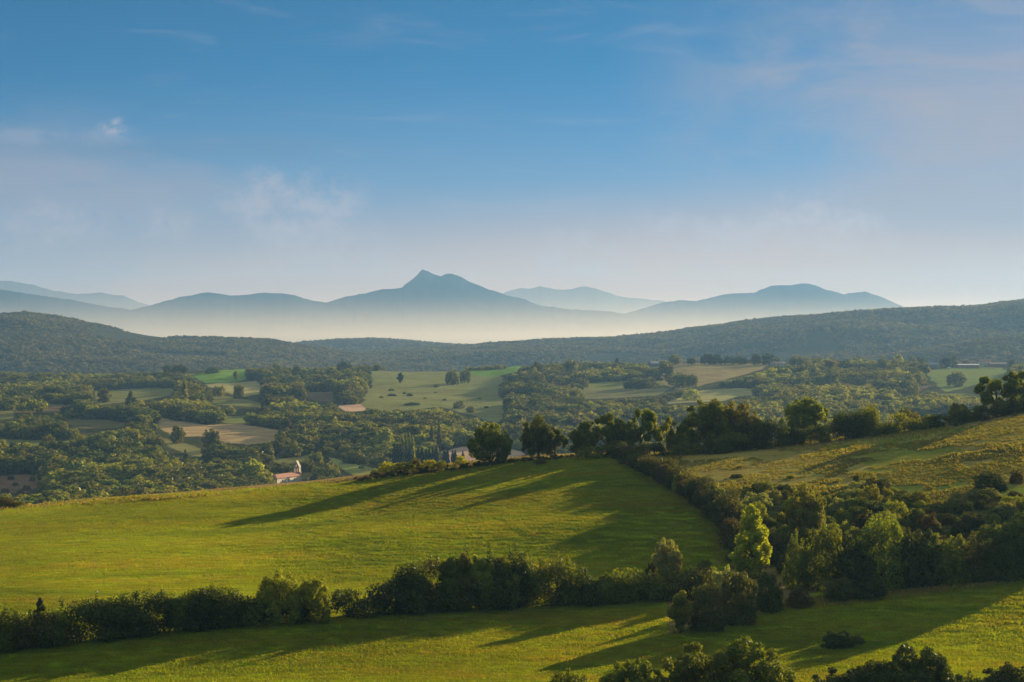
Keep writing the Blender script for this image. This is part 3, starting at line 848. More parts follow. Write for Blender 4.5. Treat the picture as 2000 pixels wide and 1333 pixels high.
# ------------------------------------------------------------------ scattered woodland (countless trees)
def scatter_group(name, srcs):
    g = bpy.data.node_groups.new(name, "GeometryNodeTree")
    g.interface.new_socket("Geometry", in_out="INPUT", socket_type="NodeSocketGeometry")
    g.interface.new_socket("Geometry", in_out="OUTPUT", socket_type="NodeSocketGeometry")
    n, l = g.nodes, g.links
    gi = n.new("NodeGroupInput"); go = n.new("NodeGroupOutput")
    jn = n.new("GeometryNodeJoinGeometry")
    for s in reversed(srcs):
        oi = n.new("GeometryNodeObjectInfo"); oi.inputs[0].default_value = s
        oi.transform_space = "ORIGINAL"; oi.inputs["As Instance"].default_value = True
        l.new(oi.outputs["Geometry"], jn.inputs[0])
    ip = n.new("GeometryNodeInstanceOnPoints"); ip.inputs["Pick Instance"].default_value = True
    def attr(nm, t):
        a = n.new("GeometryNodeInputNamedAttribute"); a.data_type = t; a.inputs[0].default_value = nm; return a.outputs[0]
    l.new(gi.outputs[0], ip.inputs["Points"]); l.new(jn.outputs[0], ip.inputs["Instance"])
    l.new(attr("pick", "INT"), ip.inputs["Instance Index"])
    l.new(attr("sc", "FLOAT_VECTOR"), ip.inputs["Scale"])
    cx = n.new("ShaderNodeCombineXYZ"); l.new(attr("rot", "FLOAT"), cx.inputs[2])
    l.new(cx.outputs[0], ip.inputs["Rotation"])
    l.new(ip.outputs[0], go.inputs[0])
    return g
def scatter(name, pts, sc, pick, srcs, label):
    me = bpy.data.meshes.new(name); me.vertices.add(len(pts))
    me.vertices.foreach_set("co", np.asarray(pts, np.float32).ravel())
    a = me.attributes.new("sc", "FLOAT_VECTOR", "POINT"); a.data.foreach_set("vector", np.asarray(sc, np.float32).ravel())
    a = me.attributes.new("pick", "INT", "POINT"); a.data.foreach_set("value", np.asarray(pick, np.int32))
    a = me.attributes.new("rot", "FLOAT", "POINT"); a.data.foreach_set("value", rng.uniform(0, 6.28, len(pts)).astype(np.float32))
    o = link(name, me)
    md = o.modifiers.new("scatter", "NODES"); md.node_group = scatter_group(name, srcs)
    return tag(o, label, kind="stuff")

# ---- where trees of the valley woods may stand
HID = {"big", "pasture"}
def free_of_fields(px, rw, hpx, wpx):
    ok = np.ones(len(px), bool)
    for nm, poly, c in FIELDS:
        for dx in (-.35, .35):
            for f in (0, .5, .92):
                ok &= ~inpoly(px + dx * wpx, rw - f * hpx, poly)
    return ok
def wood_points():
    P = []
    ys = np.arange(930, 2960, 10.2)
    for i, y in enumerate(ys):
        half = .34 * y
        xs = np.arange(-half, half, 11.4) + (i % 2) * 5.7
        P.append(np.stack([xs, np.full_like(xs, y)], 1))
    P = np.concatenate(P); P += rng.uniform(-4.2, 4.2, P.shape)
    z = zt(P[:, 0], P[:, 1])
    px, rw = proj(P[:, 0], P[:, 1], z)
    h = (7.0 + 9.5 * (vnoise(P[:, 0], P[:, 1], 75, 4) + .5) + rng.normal(size=len(P)) * 2.2)
    h *= .80 + .75 * np.clip(vnoise(P[:, 0], P[:, 1], 170, 44) + .35, 0, 1)
    h = np.clip(h, 5, 19)
    plateau = P[:, 1] > 2450
    h[plateau] *= .72
    w = np.minimum(h, 14) * rng.uniform(.95, 1.35, len(P))
    hp = h * F / P[:, 1]; wp = w * F / P[:, 1]
    ok = free_of_fields(px, rw, hp, wp)
    # plateau: only broken belts of trees, open crops between
    belt = (vnoise(P[:, 0], P[:, 1], 95, 8) + .5)
    ok &= ~(plateau & (belt < .52) & (px > 360)) 
    # openings round the buildings
    for (a, b, c, d) in [(522, 600, 920, 990), (600, 622, 932, 975), (1500, 1545, 696, 716), (1635, 1652, 698, 722), (1805, 1980, 700, 724), (1262, 1300, 700, 716)]:
        for f in (0, .4, .8):
            ok &= ~((px > a) & (px < b) & (rw - f * hp > c) & (rw - f * hp < d))
    ok &= ~((px > 755) & (px < 1030) & (P[:, 1] < 1330))
    # thin clearings inside the woods
    ok &= ~((vnoise(P[:, 0], P[:, 1], 130, 14) > .255) & (P[:, 1] < 2500))
    # reddish scrub and cream field stay open in front
    sky_lim = rw - hp
    lim = np.interp(px, [-200, 0, 180, 300, 380, 500, 620, 760, 950, 1010, 1100, 1290, 1310, 1500, 1700, 1850, 2000],
                        [722, 724, 728, 724, 722, 716, 716, 708, 704, 715, 705, 707, 700, 698, 696, 698, 700])
    ok &= (sky_lim > lim) 
    return P[ok], z[ok], h[ok], w[ok], px[ok], rw[ok]
WP, WZ, WH, WW, WPX, WRW = wood_points()
# ------------------------------------------------------------------ trees of the near crest, from left to right
G_CREST = "trees and shrubs along the crest of the near hill"
T = plant
T("oak_tree", "oak3", "oak", (957, 905), 822, 78, "lone round tree standing apart on the crest of the green field", "tree", G_CREST, var=0)
T("oak_tree", "oak", "oak", (1052, 893), 811, 66, "loose crowned tree just right of the lone round tree on the crest", "tree", G_CREST, var=1)
T("tree", "open", "oak", (1084, 892), 836, 50, "small thin tree leaning out of the loose crowned tree on the crest", "tree", G_CREST, var=2)
T("oak_tree", "oak4", "oak", (1144, 890), 818, 62, "dark tree at the left end of the crest tree row", "tree", G_CREST, var=0)
T("oak_tree", "open", "oak", (1186, 888), 806, 60, "open tree second in the crest tree row, light showing under it", "tree", G_CREST, var=3)
T("oak_tree", "oak3", "oak", (1214, 888), 812, 54, "leafy tree third in the crest row behind the diagonal hedge top", "tree", G_CREST, var=1)
T("oak_tree", "open", "oak", (1252, 886), 797, 60, "tallest thin topped tree in the left half of the crest row", "tree", G_CREST, var=0)
T("tree", "open", "woodlight", (1290, 884), 808, 50, "pale see-through tree right of the tallest thin topped tree", "tree", G_CREST, var=2)
T("oak_tree", "oak4", "oak", (1330, 884), 818, 56, "middling dark tree left of the big broad crest tree", "tree", G_CREST, var=2)
T("oak_tree", "oak", "oak", (1384, 880), 774, 104, "left half of the big broad tree pair on the crest", "tree", G_CREST, var=3)
T("oak_tree", "oak3", "yellow", (1440, 876), 782, 92, "yellow tinged right half of the big broad tree pair on the crest", "tree", G_CREST, var=0)
T("oak_tree", "oak2", "oak", (1572, 860), 770, 90, "rounded tree standing over the crest hedge right of the big pair", "tree", G_CREST, var=3)
T("oak_tree", "open", "oak", (1944, 806), 722, 78, "ragged dark tree on the crest near the right edge", "tree", G_CREST, var=1)
T("oak_tree", "open", "oak", (1998, 802), 714, 72, "dark tree cut by the right edge on the crest", "tree", G_CREST, var=1)
hedge("hedge", [(1128,898,2.0),(1190,894,3.0),(1260,891,3.2),(1330,890,3.4),(1390,887,4.6),(1450,881,5.5),(1520,873,5.6),(1600,866,5.0),(1660,858,5.2),(1720,851,5.6),(1790,843,5.0),(1850,833,3.6),(1905,823,4.4),(1960,813,4.6),(2040,801,4.2),(2200,785,4)],
      ["dark", "oak", "bramble"], "long dark hedge under the trees along the crest", seed=4, dens=1000, size=.17, wide=2.2)
T("shrub", "bush2", "yellow", (1778, 835), 790, 50, "yellow tipped bush bulging from the crest hedge", "shrub", G_CREST, lod="shrub")
T("shrub", "bush", "oak", (1766, 838), 783, 26, "pointed shoot rising above the crest hedge", "shrub", G_CREST, lod="shrub")
T("shrub", "bush3", "oak", (1873, 826), 778, 52, "smooth domed bush in the crest hedge left of the ragged tree", "shrub", G_CREST, lod="shrub")
# shrubs in front of the crest hedge
for (a, b, t, w, mt, lb) in [
    (1745, 848, 820, 42, "oak", "round green bush in front of the crest hedge"),
    (1685, 851, 835, 38, "bramble", "low bush left of the round green bush by the crest hedge"),
    (1641, 853, 838, 16, "yellow", "small yellow bush in front of the crest hedge"),
    (1615, 857, 842, 18, "brown", "small tan bush beside the yellow one by the crest hedge"),
    (1561, 862, 850, 10, "brown", "tiny russet bush under the rounded crest tree"),
    (1526, 865, 850, 12, "brown", "tiny russet bush left of the rounded crest tree"),
    (1780, 842, 832, 14, "oak", "little bush right of the round green bush"),
    (1828, 836, 826, 20, "bramble", "flat bramble clump on the upper rough pasture"),
    (1871, 832, 820, 24, "dark", "dark bush below the domed bush on the rough pasture"),
    (1926, 822, 806, 24, "brown", "tan bush on the rough pasture near the right edge"),
    (1983, 815, 805, 14, "dark", "small dark bush beside the right edge below the crest"),
    (1545, 936, 926, 18, "oak", "small bush on the dry part of the rough pasture"),
    (1444, 916, 908, 14, "oak", "tiny green bush on the dry grass near the diagonal hedge"),
    (1438, 934, 922, 30, "bramble", "low tuft of brambles on the dry grass by the diagonal hedge"),
    (1672, 950, 918, 15, "dark", "slim upright juniper on the rough pasture"),
    (1932, 958, 918, 84, "dark", "large dark domed bush alone on the rough pasture"),
    (1985, 945, 912, 34, "brown", "brownish bush beside the large dark domed bush")]:
    T("shrub", "bush" if w > 30 else "bush3", mt, (a, b), t, w, lb, "shrub", "shrubs on the rough pasture", lod="shrub", trunk=w > 20)
# left crest: bank of scrub, sunlit bushes above the cypresses
hedge("hedge", [(700,942,.7),(730,937,1.4),(780,931,1.5),(840,925,1.3),(900,918,1.0),(960,910,.8),(1040,901,.7),(1120,895,.8)], ["bramble", "brown", "dark"],
      "dark bramble bank along the crest of the green field", seed=9, dens=700, size=.15, wide=1.6)
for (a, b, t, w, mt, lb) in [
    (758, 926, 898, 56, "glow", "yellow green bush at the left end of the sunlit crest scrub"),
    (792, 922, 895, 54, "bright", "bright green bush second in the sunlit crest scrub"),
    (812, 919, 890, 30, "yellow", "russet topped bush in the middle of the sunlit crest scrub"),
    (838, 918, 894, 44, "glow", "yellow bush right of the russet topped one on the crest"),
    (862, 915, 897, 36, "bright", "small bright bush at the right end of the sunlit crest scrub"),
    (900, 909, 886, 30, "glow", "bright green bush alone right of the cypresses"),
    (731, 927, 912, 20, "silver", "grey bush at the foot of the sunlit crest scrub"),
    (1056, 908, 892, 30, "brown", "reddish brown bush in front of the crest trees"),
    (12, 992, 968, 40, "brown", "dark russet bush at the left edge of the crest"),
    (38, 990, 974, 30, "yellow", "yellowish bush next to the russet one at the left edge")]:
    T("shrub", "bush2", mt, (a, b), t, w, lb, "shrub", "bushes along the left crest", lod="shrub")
# diagonal hedge running down the hill
hedge("hedge", [(1196,888,2.4),(1222,903,3.0),(1262,922,3.4),(1300,944,3.4),(1345,970,3.8),(1392,1000,4.2),(1424,1030,4.4),(1440,1060,4.6),(1446,1098,4.4)],
      ["dark", "bramble", "bramble", "brown"], "diagonal hedge dividing the green field from the rough pasture", seed=14, dens=1100, size=.17, wide=2.4, rough=.5)
# ------------------------------------------------------------------ bottom hedge and its trees
hedge("hedge", [(-160,1288,5.4),(0,1272,5.4),(80,1265,5.4),(160,1257,5.0),(250,1246,5.0),(330,1239,5.4),(420,1230,5.0),(490,1222,3.8),(530,1219,2.4),(600,1213,2.2),(645,1208,3.0),(680,1206,3.6),(720,1204,4.2),(780,1199,5.4),(850,1195,6.6),(950,1191,7.2),(1040,1186,6.0),(1120,1181,5.4),(1200,1176,4.2),(1300,1172,3.8),(1380,1165,4.2)],
      ["dark", "dark", "oak", "bramble"], "long dark hedge crossing the bottom of the green field", seed=24, dens=1500, size=.17, wide=2.6, rough=.26)
G_BH = "trees growing out of the bottom hedge"
for (nm, k, mt, a, b, t, w, lb, v) in [
    ("tree", "conifer", "dark", 78, 1262, 1163, 52, "dark spiky tree near the left end of the bottom hedge", 1),
    ("tree", "tall", "oak", 342, 1236, 1164, 42, "slim tree with a russet top in the left part of the bottom hedge", 2),
    ("tree", "bush2", "brown", 368, 1234, 1182, 44, "russet shrub beside the slim tree in the bottom hedge", 1),
    ("oak_tree", "oak3", "bright", 548, 1220, 1112, 88, "left of two round light trees over the bottom hedge", 2),
    ("oak_tree", "oak2", "bright", 606, 1216, 1116, 76, "right and airier of two round light trees over the bottom hedge", 1),
    ("oak_tree", "oak4", "oak", 806, 1199, 1110, 74, "tree at the left end of the tall group in the bottom hedge", 3),
    ("tree", "tall", "oak", 880, 1195, 1082, 52, "upright tree second in the tall group in the bottom hedge", 0),
    ("tree", "tall", "yellow", 905, 1193, 1078, 40, "sunlit slender tree in the tall group in the bottom hedge", 3),
    ("tree", "tall", "bright", 938, 1192, 1072, 56, "tallest upright tree in the tall group in the bottom hedge", 1),
    ("oak_tree", "oak", "woodlight", 985, 1190, 1086, 70, "rounder tree at the right of the tall group in the bottom hedge", 2),
    ("tree", "tall", "bright", 1028, 1186, 1094, 40, "light green tree closing the tall group on the right", 2),
    ("tree", "bush2", "oak", 1110, 1182, 1124, 60, "bushy clump midway along the right half of the bottom hedge", 0),
    ("tree", "bush", "oak", 1180, 1178, 1116, 40, "pointed clump in the right half of the bottom hedge", 2),
    ("tree", "open", "bramble", 1272, 1168, 1090, 24, "thin twiggy tree left of the pale round tree", 1),
    ("tree", "oak3", "silver", 1303, 1128, 1050, 54, "pale round lollipop shaped tree above the bottom hedge", 0),
    ("tree", "bush2", "bramble", 1356, 1168, 1108, 60, "bramble covered clump right of the pale round tree", 3)]:
    T(nm, k, mt, (a, b), t, w, lb, "tree", G_BH, var=v)
# ------------------------------------------------------------------ thicket on the right
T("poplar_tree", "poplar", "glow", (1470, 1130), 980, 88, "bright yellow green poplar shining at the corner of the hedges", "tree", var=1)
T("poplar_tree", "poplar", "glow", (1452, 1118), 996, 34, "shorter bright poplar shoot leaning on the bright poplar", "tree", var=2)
T("tree", "oak", "woodlight", (1576, 1052), 944, 76, "round mid green tree in the thicket right of the bright poplar", "tree", var=1)
G_TH = "tall shrubs massed in the thicket on the right"
for i, (a, b, t, w, mt, k, lb) in enumerate([
    (1330, 1238, 1152, 46, "woodlight", "tall", "grey green upright shrub at the left foot of the thicket"),
    (1378, 1232, 1128, 88, "bramble", "bush2", "broad brambly shrub right of the grey green upright one"),
    (1440, 1218, 1104, 104, "bramble", "bush", "wide shrub mass under the bright poplar"),
    (1500, 1196, 1108, 70, "dark", "bush2", "dark shrub at the right foot of the bright poplar"),
    (1410, 1170, 1092, 60, "silver", "bush3", "greyish shrub left of the bright poplar"),
    (1378, 1132, 1086, 44, "oak", "bush2", "green shrub where the bottom hedge meets the thicket"),
    (1560, 1152, 1030, 70, "oak", "bush2", "green shrub just right of the bright poplar"),
    (1612, 1150, 1010, 110, "oak", "bush2", "big dark shrub at the left of the thicket edge"),
    (1672, 1152, 1020, 104, "dark", "bush", "dark tall shrub second along the thicket edge"),
    (1722, 1150, 988, 128, "oak", "bush2", "tall sunlit topped shrub third along the thicket edge"),
    (1790, 1146, 1010, 124, "dark", "bush3", "dark broad shrub fourth along the thicket edge"),
    (1850, 1140, 1022, 110, "oak", "bush", "green tall shrub fifth along the thicket edge"),
    (1905, 1134, 1030, 96, "bramble", "bush2", "brownish tall shrub sixth along the thicket edge"),
    (1965, 1130, 1000, 110, "dark", "bush", "dark tall shrub at the right end of the thicket edge"),
    (2010, 1120, 975, 110, "dark", "bush2", "dark shrub cut by the right edge behind the thicket"),
    (1640, 1176, 1120, 70, "bramble", "bush2", "low bush in front of the thicket edge"),
    (1700, 1170, 1122, 80, "dark", "bush3", "low dark bush second in front of the thicket edge"),
    (1560, 1186, 1140, 60, "brown", "bush3", "low russet bush near the gap in the thicket")]):
    T("shrub" if k.startswith("bush") else "oak_tree", k, mt, (a, b), t, w, lb, "shrub" if k.startswith("bush") else "tree", G_TH, lod="near" if not k.startswith("bush") else "near")
# smaller shrubs filling the slope behind the thicket edge
POLY = [(1448, 990), (1440, 950), (1500, 955), (1560, 962), (1640, 968), (1720, 950), (1800, 968), (1880, 975), (2010, 960), (2010, 1120), (1880, 1128), (1700, 1140), (1560, 1140), (1490, 1100)]
RANK = []
r5 = random.Random(5); cnt = 0; tries = 0; spots = []
MATS = ["oak", "bramble", "woodlight", "bright", "dark", "silver", "brown", "oak", "bramble", "bright"]
while cnt < 190 and tries < 6000:
    tries += 1
    a, b = r5.uniform(1435, 2010), r5.uniform(945, 1135)
    if not inpoly(np.array([a]), np.array([b]), POLY)[0]: continue
    if any(abs(a - s[0]) < 14 and abs(b - s[1]) < 7 for s in spots): continue
    spots.append((a, b)); cnt += 1
    mt = r5.choice(MATS)
    big = r5.random() < .3
    where = "upper" if b < 1010 else "lower"
    o_s = T("shrub", r5.choice(["bush", "bush2", "bush3"]), mt, (a, b), b - (r5.uniform(22, 44) if big else r5.uniform(12, 26)) * (1 if b < 1040 else 1.3), r5.uniform(44, 76) if big else r5.uniform(26, 44),
      {"oak": "green", "bramble": "brambly", "woodlight": "pale green", "bright": "bright green", "dark": "dark", "silver": "greyish", "brown": "russet"}[mt] + " shrub on the %s slope of the thicket" % where,
      "shrub", "shrubs on the %s slope of the thicket" % where, lod="shrub", trunk=False)
    RANK.append((o_s, a))
# shrubs leaning on the diagonal hedge
for (a, b, t, w, mt, lb) in [(1330, 962, 918, 46, "bright", "sunlit bush halfway down the diagonal hedge"), (1394, 985, 940, 60, "woodlight", "pale leafy bush on the lower part of the diagonal hedge"),
                         (1432, 1000, 948, 50, "bramble", "brambly bush where the diagonal hedge meets the thicket"), (1298, 940, 905, 26, "brown", "russet bush on the upper part of the diagonal hedge"),
                         (1240, 912, 880, 40, "oak", "green bush near the top of the diagonal hedge"), (1448, 1040, 975, 44, "oak", "tall green bush at the foot of the diagonal hedge")]:
    T("shrub", "bush2", mt, (a, b), t, w, lb, "shrub", "bushes in the diagonal hedge", lod="shrub")
# ------------------------------------------------------------------ lower meadow
T("shrub", "bush", "dark", (1636, 1264), 1222, 78, "dark domed bush alone on the lower meadow", "shrub", lod="near", var=1)
T("shrub", "bush3", "bramble", (1672, 1258), 1238, 50, "low tail of brambles beside the domed meadow bush", "shrub", lod="shrub")
G_FT = "trees rising from the bottom edge"
for (k, mt, a, b, t, w, lb, v) in [
    ("bush2", "oak", 1112, 1405, 1294, 119, "small bushy tree at the bottom edge, leftmost of the bottom trees", 1),
    ("oak2", "oak", 1205, 1405, 1296, 91, "left of two joined trees at the bottom edge", 2),
    ("oak4", "oak", 1250, 1405, 1283, 93, "right and taller of two joined trees at the bottom edge", 0),
    ("oak3", "oak", 1366, 1405, 1252, 156, "broad dark tree at the bottom edge under the lower meadow", 1),
    ("oak", "oak", 1458, 1405, 1246, 150, "broad brownish green tree at the bottom edge beside the dark one", 2),
    ("oak4", "dark", 1630, 1405, 1306, 117, "low dark tree at the bottom edge right of the broad pair", 2),
    ("oak2", "dark", 1700, 1405, 1284, 109, "dark tree at the bottom edge left of the tall one", 3),
    ("oak3", "dark", 1790, 1405, 1254, 143, "tall dark tree at the bottom edge right of the domed bush", 0),
    ("oak4", "dark", 1850, 1405, 1300, 98, "low dark tree on the right shoulder of the tall bottom tree", 1),
    ("bush2", "dark", 1908, 1405, 1302, 91, "dark clump at the bottom edge near the right corner", 0),
    ("oak", "dark", 1970, 1405, 1290, 124, "dark tree in the bottom right corner", 3)]:
    T("oak_tree", k, mt, (a, b), t, w, lb, "tree", G_FT, var=v)

# ------------------------------------------------------------------ rough grass: countless tussocks
def tussocks(name, poly, n, mats, size, label, seed, ylim=(150, 520), dens_noise=None):
    r = np.random.default_rng(seed)
    P = np.array(poly, float); V = []; out = 0
    xs, rs = r.uniform(P[:, 0].min(), P[:, 0].max(), n * 3), r.uniform(P[:, 1].min(), P[:, 1].max(), n * 3)
    k = inpoly(xs, rs, poly); xs, rs = xs[k][:n], rs[k][:n]
    # find ground by marching down the stored profile
    Yg = np.arange(ylim[0], ylim[1], 1.0)
    X = (xs[:, None] - 1000) / F * Yg[None, :]
    rr = HOR - F * zt(X, np.broadcast_to(Yg, X.shape)) / Yg
    j = np.argmax(rr <= rs[:, None], axis=1); ok = (rr <= rs[:, None]).any(1) & (j > 0)
    Y = Yg[j] - r.random(len(xs)); X0 = (xs - 1000) / F * Y
    X0, Y = X0[ok], Y[ok]
    if dens_noise is not None:
        q = fbm(X0, Y, 9, 3, seed) > dens_noise; X0, Y = X0[q], Y[q]
    Z0 = zt(X0, Y)
    B = 9; m = len(X0)
    s = size * (.5 + r.random(m)) * (1.0 + .8 * fbm(X0, Y, 14, 2, seed + 2))
    cx = np.repeat(X0, B) + r.normal(size=m * B) * np.repeat(s, B) * .45
    cyy = np.repeat(Y, B) + r.normal(size=m * B) * np.repeat(s, B) * .45
    cz = np.repeat(Z0, B) - .03
    hh = np.repeat(s, B) * (.5 + .6 * r.random(m * B))
    a = r.uniform(0, 6.28, m * B); lean = r.normal(size=(m * B, 2)) * .45 * hh[:, None]
    wd = hh * .28
    dx, dy = np.cos(a) * wd, np.sin(a) * wd
    v = np.stack([np.stack([cx - dx, cyy - dy, cz], 1), np.stack([cx + dx, cyy + dy, cz], 1),
                  np.stack([cx + lean[:, 0] + dx * .3, cyy + lean[:, 1] + dy * .3, cz + hh], 1), np.stack([cx + lean[:, 0] - dx * .3, cyy + lean[:, 1] - dy * .3, cz + hh], 1)], 1).reshape(-1, 3)
    f = np.arange(len(cx) * 4).reshape(-1, 4)
    mi = r.integers(0, len(mats), m); mi = np.repeat(mi, B)
    me = mesh_from(name, v, f, [M[q] for q in mats], mi)
    return tag(link(name, me), label, kind="stuff")
tussocks("grass", [(1215, 890), (1500, 868), (1800, 842), (2010, 812), (2010, 1000), (1800, 985), (1650, 972), (1440, 960), (1330, 935)], 24000, ["tuft", "tuft", "tuft", "drygrass"], .34,
         "rough tussocky grass catching the low sun on the pasture", 3, dens_noise=-.12)
tussocks("grass", [(-20, 999), (200, 986), (400, 972), (600, 955), (700, 945), (800, 930), (900, 917), (1000, 905), (1120, 896), (1190, 888), (1190, 880), (1000, 888), (900, 900), (800, 912), (700, 932), (600, 944), (400, 960), (200, 974), (-20, 986)], 7000, ["drygrass", "tuft"], .38,
         "dry grass verge along the crest of the green field", 4)
tussocks("grass", [(1300, 1240), (1420, 1226), (1530, 1190), (1700, 1178), (2010, 1134), (2010, 1126), (1700, 1160), (1530, 1170), (1400, 1215)], 2500, ["tuft", "drygrass"], .34,
         "uncut grass edging the foot of the thicket", 6)

# short meadow grass: one small plot of blades, repeated over the mown fields
def meadow():
    r = np.random.default_rng(12); m = 620; S_ = 1.6
    cx = r.normal(size=m) * S_ * .62; cyy = r.normal(size=m) * S_ * .62; hh = .07 + .10 * r.random(m) ** 2; a = r.uniform(0, 6.28, m)
    ln = r.normal(size=(m, 2)) * .5 * hh[:, None]; w = .035 + .02 * r.random(m); dx, dy = np.cos(a) * w, np.sin(a) * w; z0 = np.full(m, -.05)
    v = np.stack([np.stack([cx - dx, cyy - dy, z0], 1), np.stack([cx + dx, cyy + dy, z0], 1), np.stack([cx + ln[:, 0] + dx * .4, cyy + ln[:, 1] + dy * .4, hh], 1), np.stack([cx + ln[:, 0] - dx * .4, cyy + ln[:, 1] - dy * .4, hh], 1)], 1).reshape(-1, 3)
    me = mesh_from("grass", v, np.arange(m * 4).reshape(-1, 4), M["meadow"])
    x, y, z = hit(700, 1100); o = link("grass", me, None, (x, y, z)); tag(o, "plot of short meadow grass in the green field", kind="stuff")
    ys = np.arange(206, 446, 2.0); P = []
    for yy in ys:
        xs = np.arange(-.33 * yy, .33 * yy, 2.0); P.append(np.stack([xs, np.full_like(xs, yy)], 1))
    P = np.concatenate(P); P += r.uniform(-1, 1, P.shape)
    zz_ = zt(P[:, 0], P[:, 1]); px, rw = proj(P[:, 0], P[:, 1], zz_)
    hx = np.interp(rw, [q[1] for q in DIAG], [q[0] for q in DIAG])
    ok = ~((px > hx - 12) & (rw < 1100) & (P[:, 1] > 292)) & (P[:, 1] < np.interp(px, CREST_PX, CREST_Y) + np.where(px > 640, -12, -2)) & ~inpoly(px, rw, THICKET)
    P, zz_ = P[ok], zz_[ok]; n = len(P)
    s_ = .8 + .5 * (vnoise(P[:, 0], P[:, 1], 13, 6) + .5)
    scatter("meadow_grass", np.stack([P[:, 0], P[:, 1], zz_], 1), np.stack([np.ones(n), np.ones(n), s_], 1), np.zeros(n, int), [o], "short green grass covering the mown fields")
    print("meadow", n)
meadow()

# ------------------------------------------------------------------ cypresses and valley trees
G_CY = "row of dark cypresses behind the near crest"
for i, (a, b, t, w) in enumerate([(770,922,867,8),(776,922,866,8),(782,922,866,8),(795,921,872,7),(801,921,873,7),(817,920,872,8),(824,920,874,8),(832,919,876,7),(838,919,873,7),(845,919,874,8),(852,918,868,8),(868,918,876,8),(874,918,877,7),(884,917,880,6),(889,917,879,7),(904,916,881,6)]):
    nth = ["first", "second", "third", "fourth", "fifth", "sixth", "seventh", "eighth", "ninth", "tenth", "eleventh", "twelfth", "thirteenth", "fourteenth", "fifteenth", "last"][i]
    T("cypress_tree", "cypress", "cypress", (a, b), t, w * 1.15, "slim dark cypress, %s from the left in the row beyond the crest" % nth, "tree", G_CY, lod="mid", hitf=hmid, var=i % 3)
for i, (a, t) in enumerate([(786, 858), (793, 855), (800, 856), (806, 862)]):
    T("poplar_tree", "poplar", "woodlight", (a, 918), t, 11, "pale poplar, %s of four behind the left cypresses" % ["first", "second", "third", "fourth"][i], "tree", "pale poplars behind the cypresses", lod="mid", hitf=lambda p, r: hit(p, r, 1300.0))
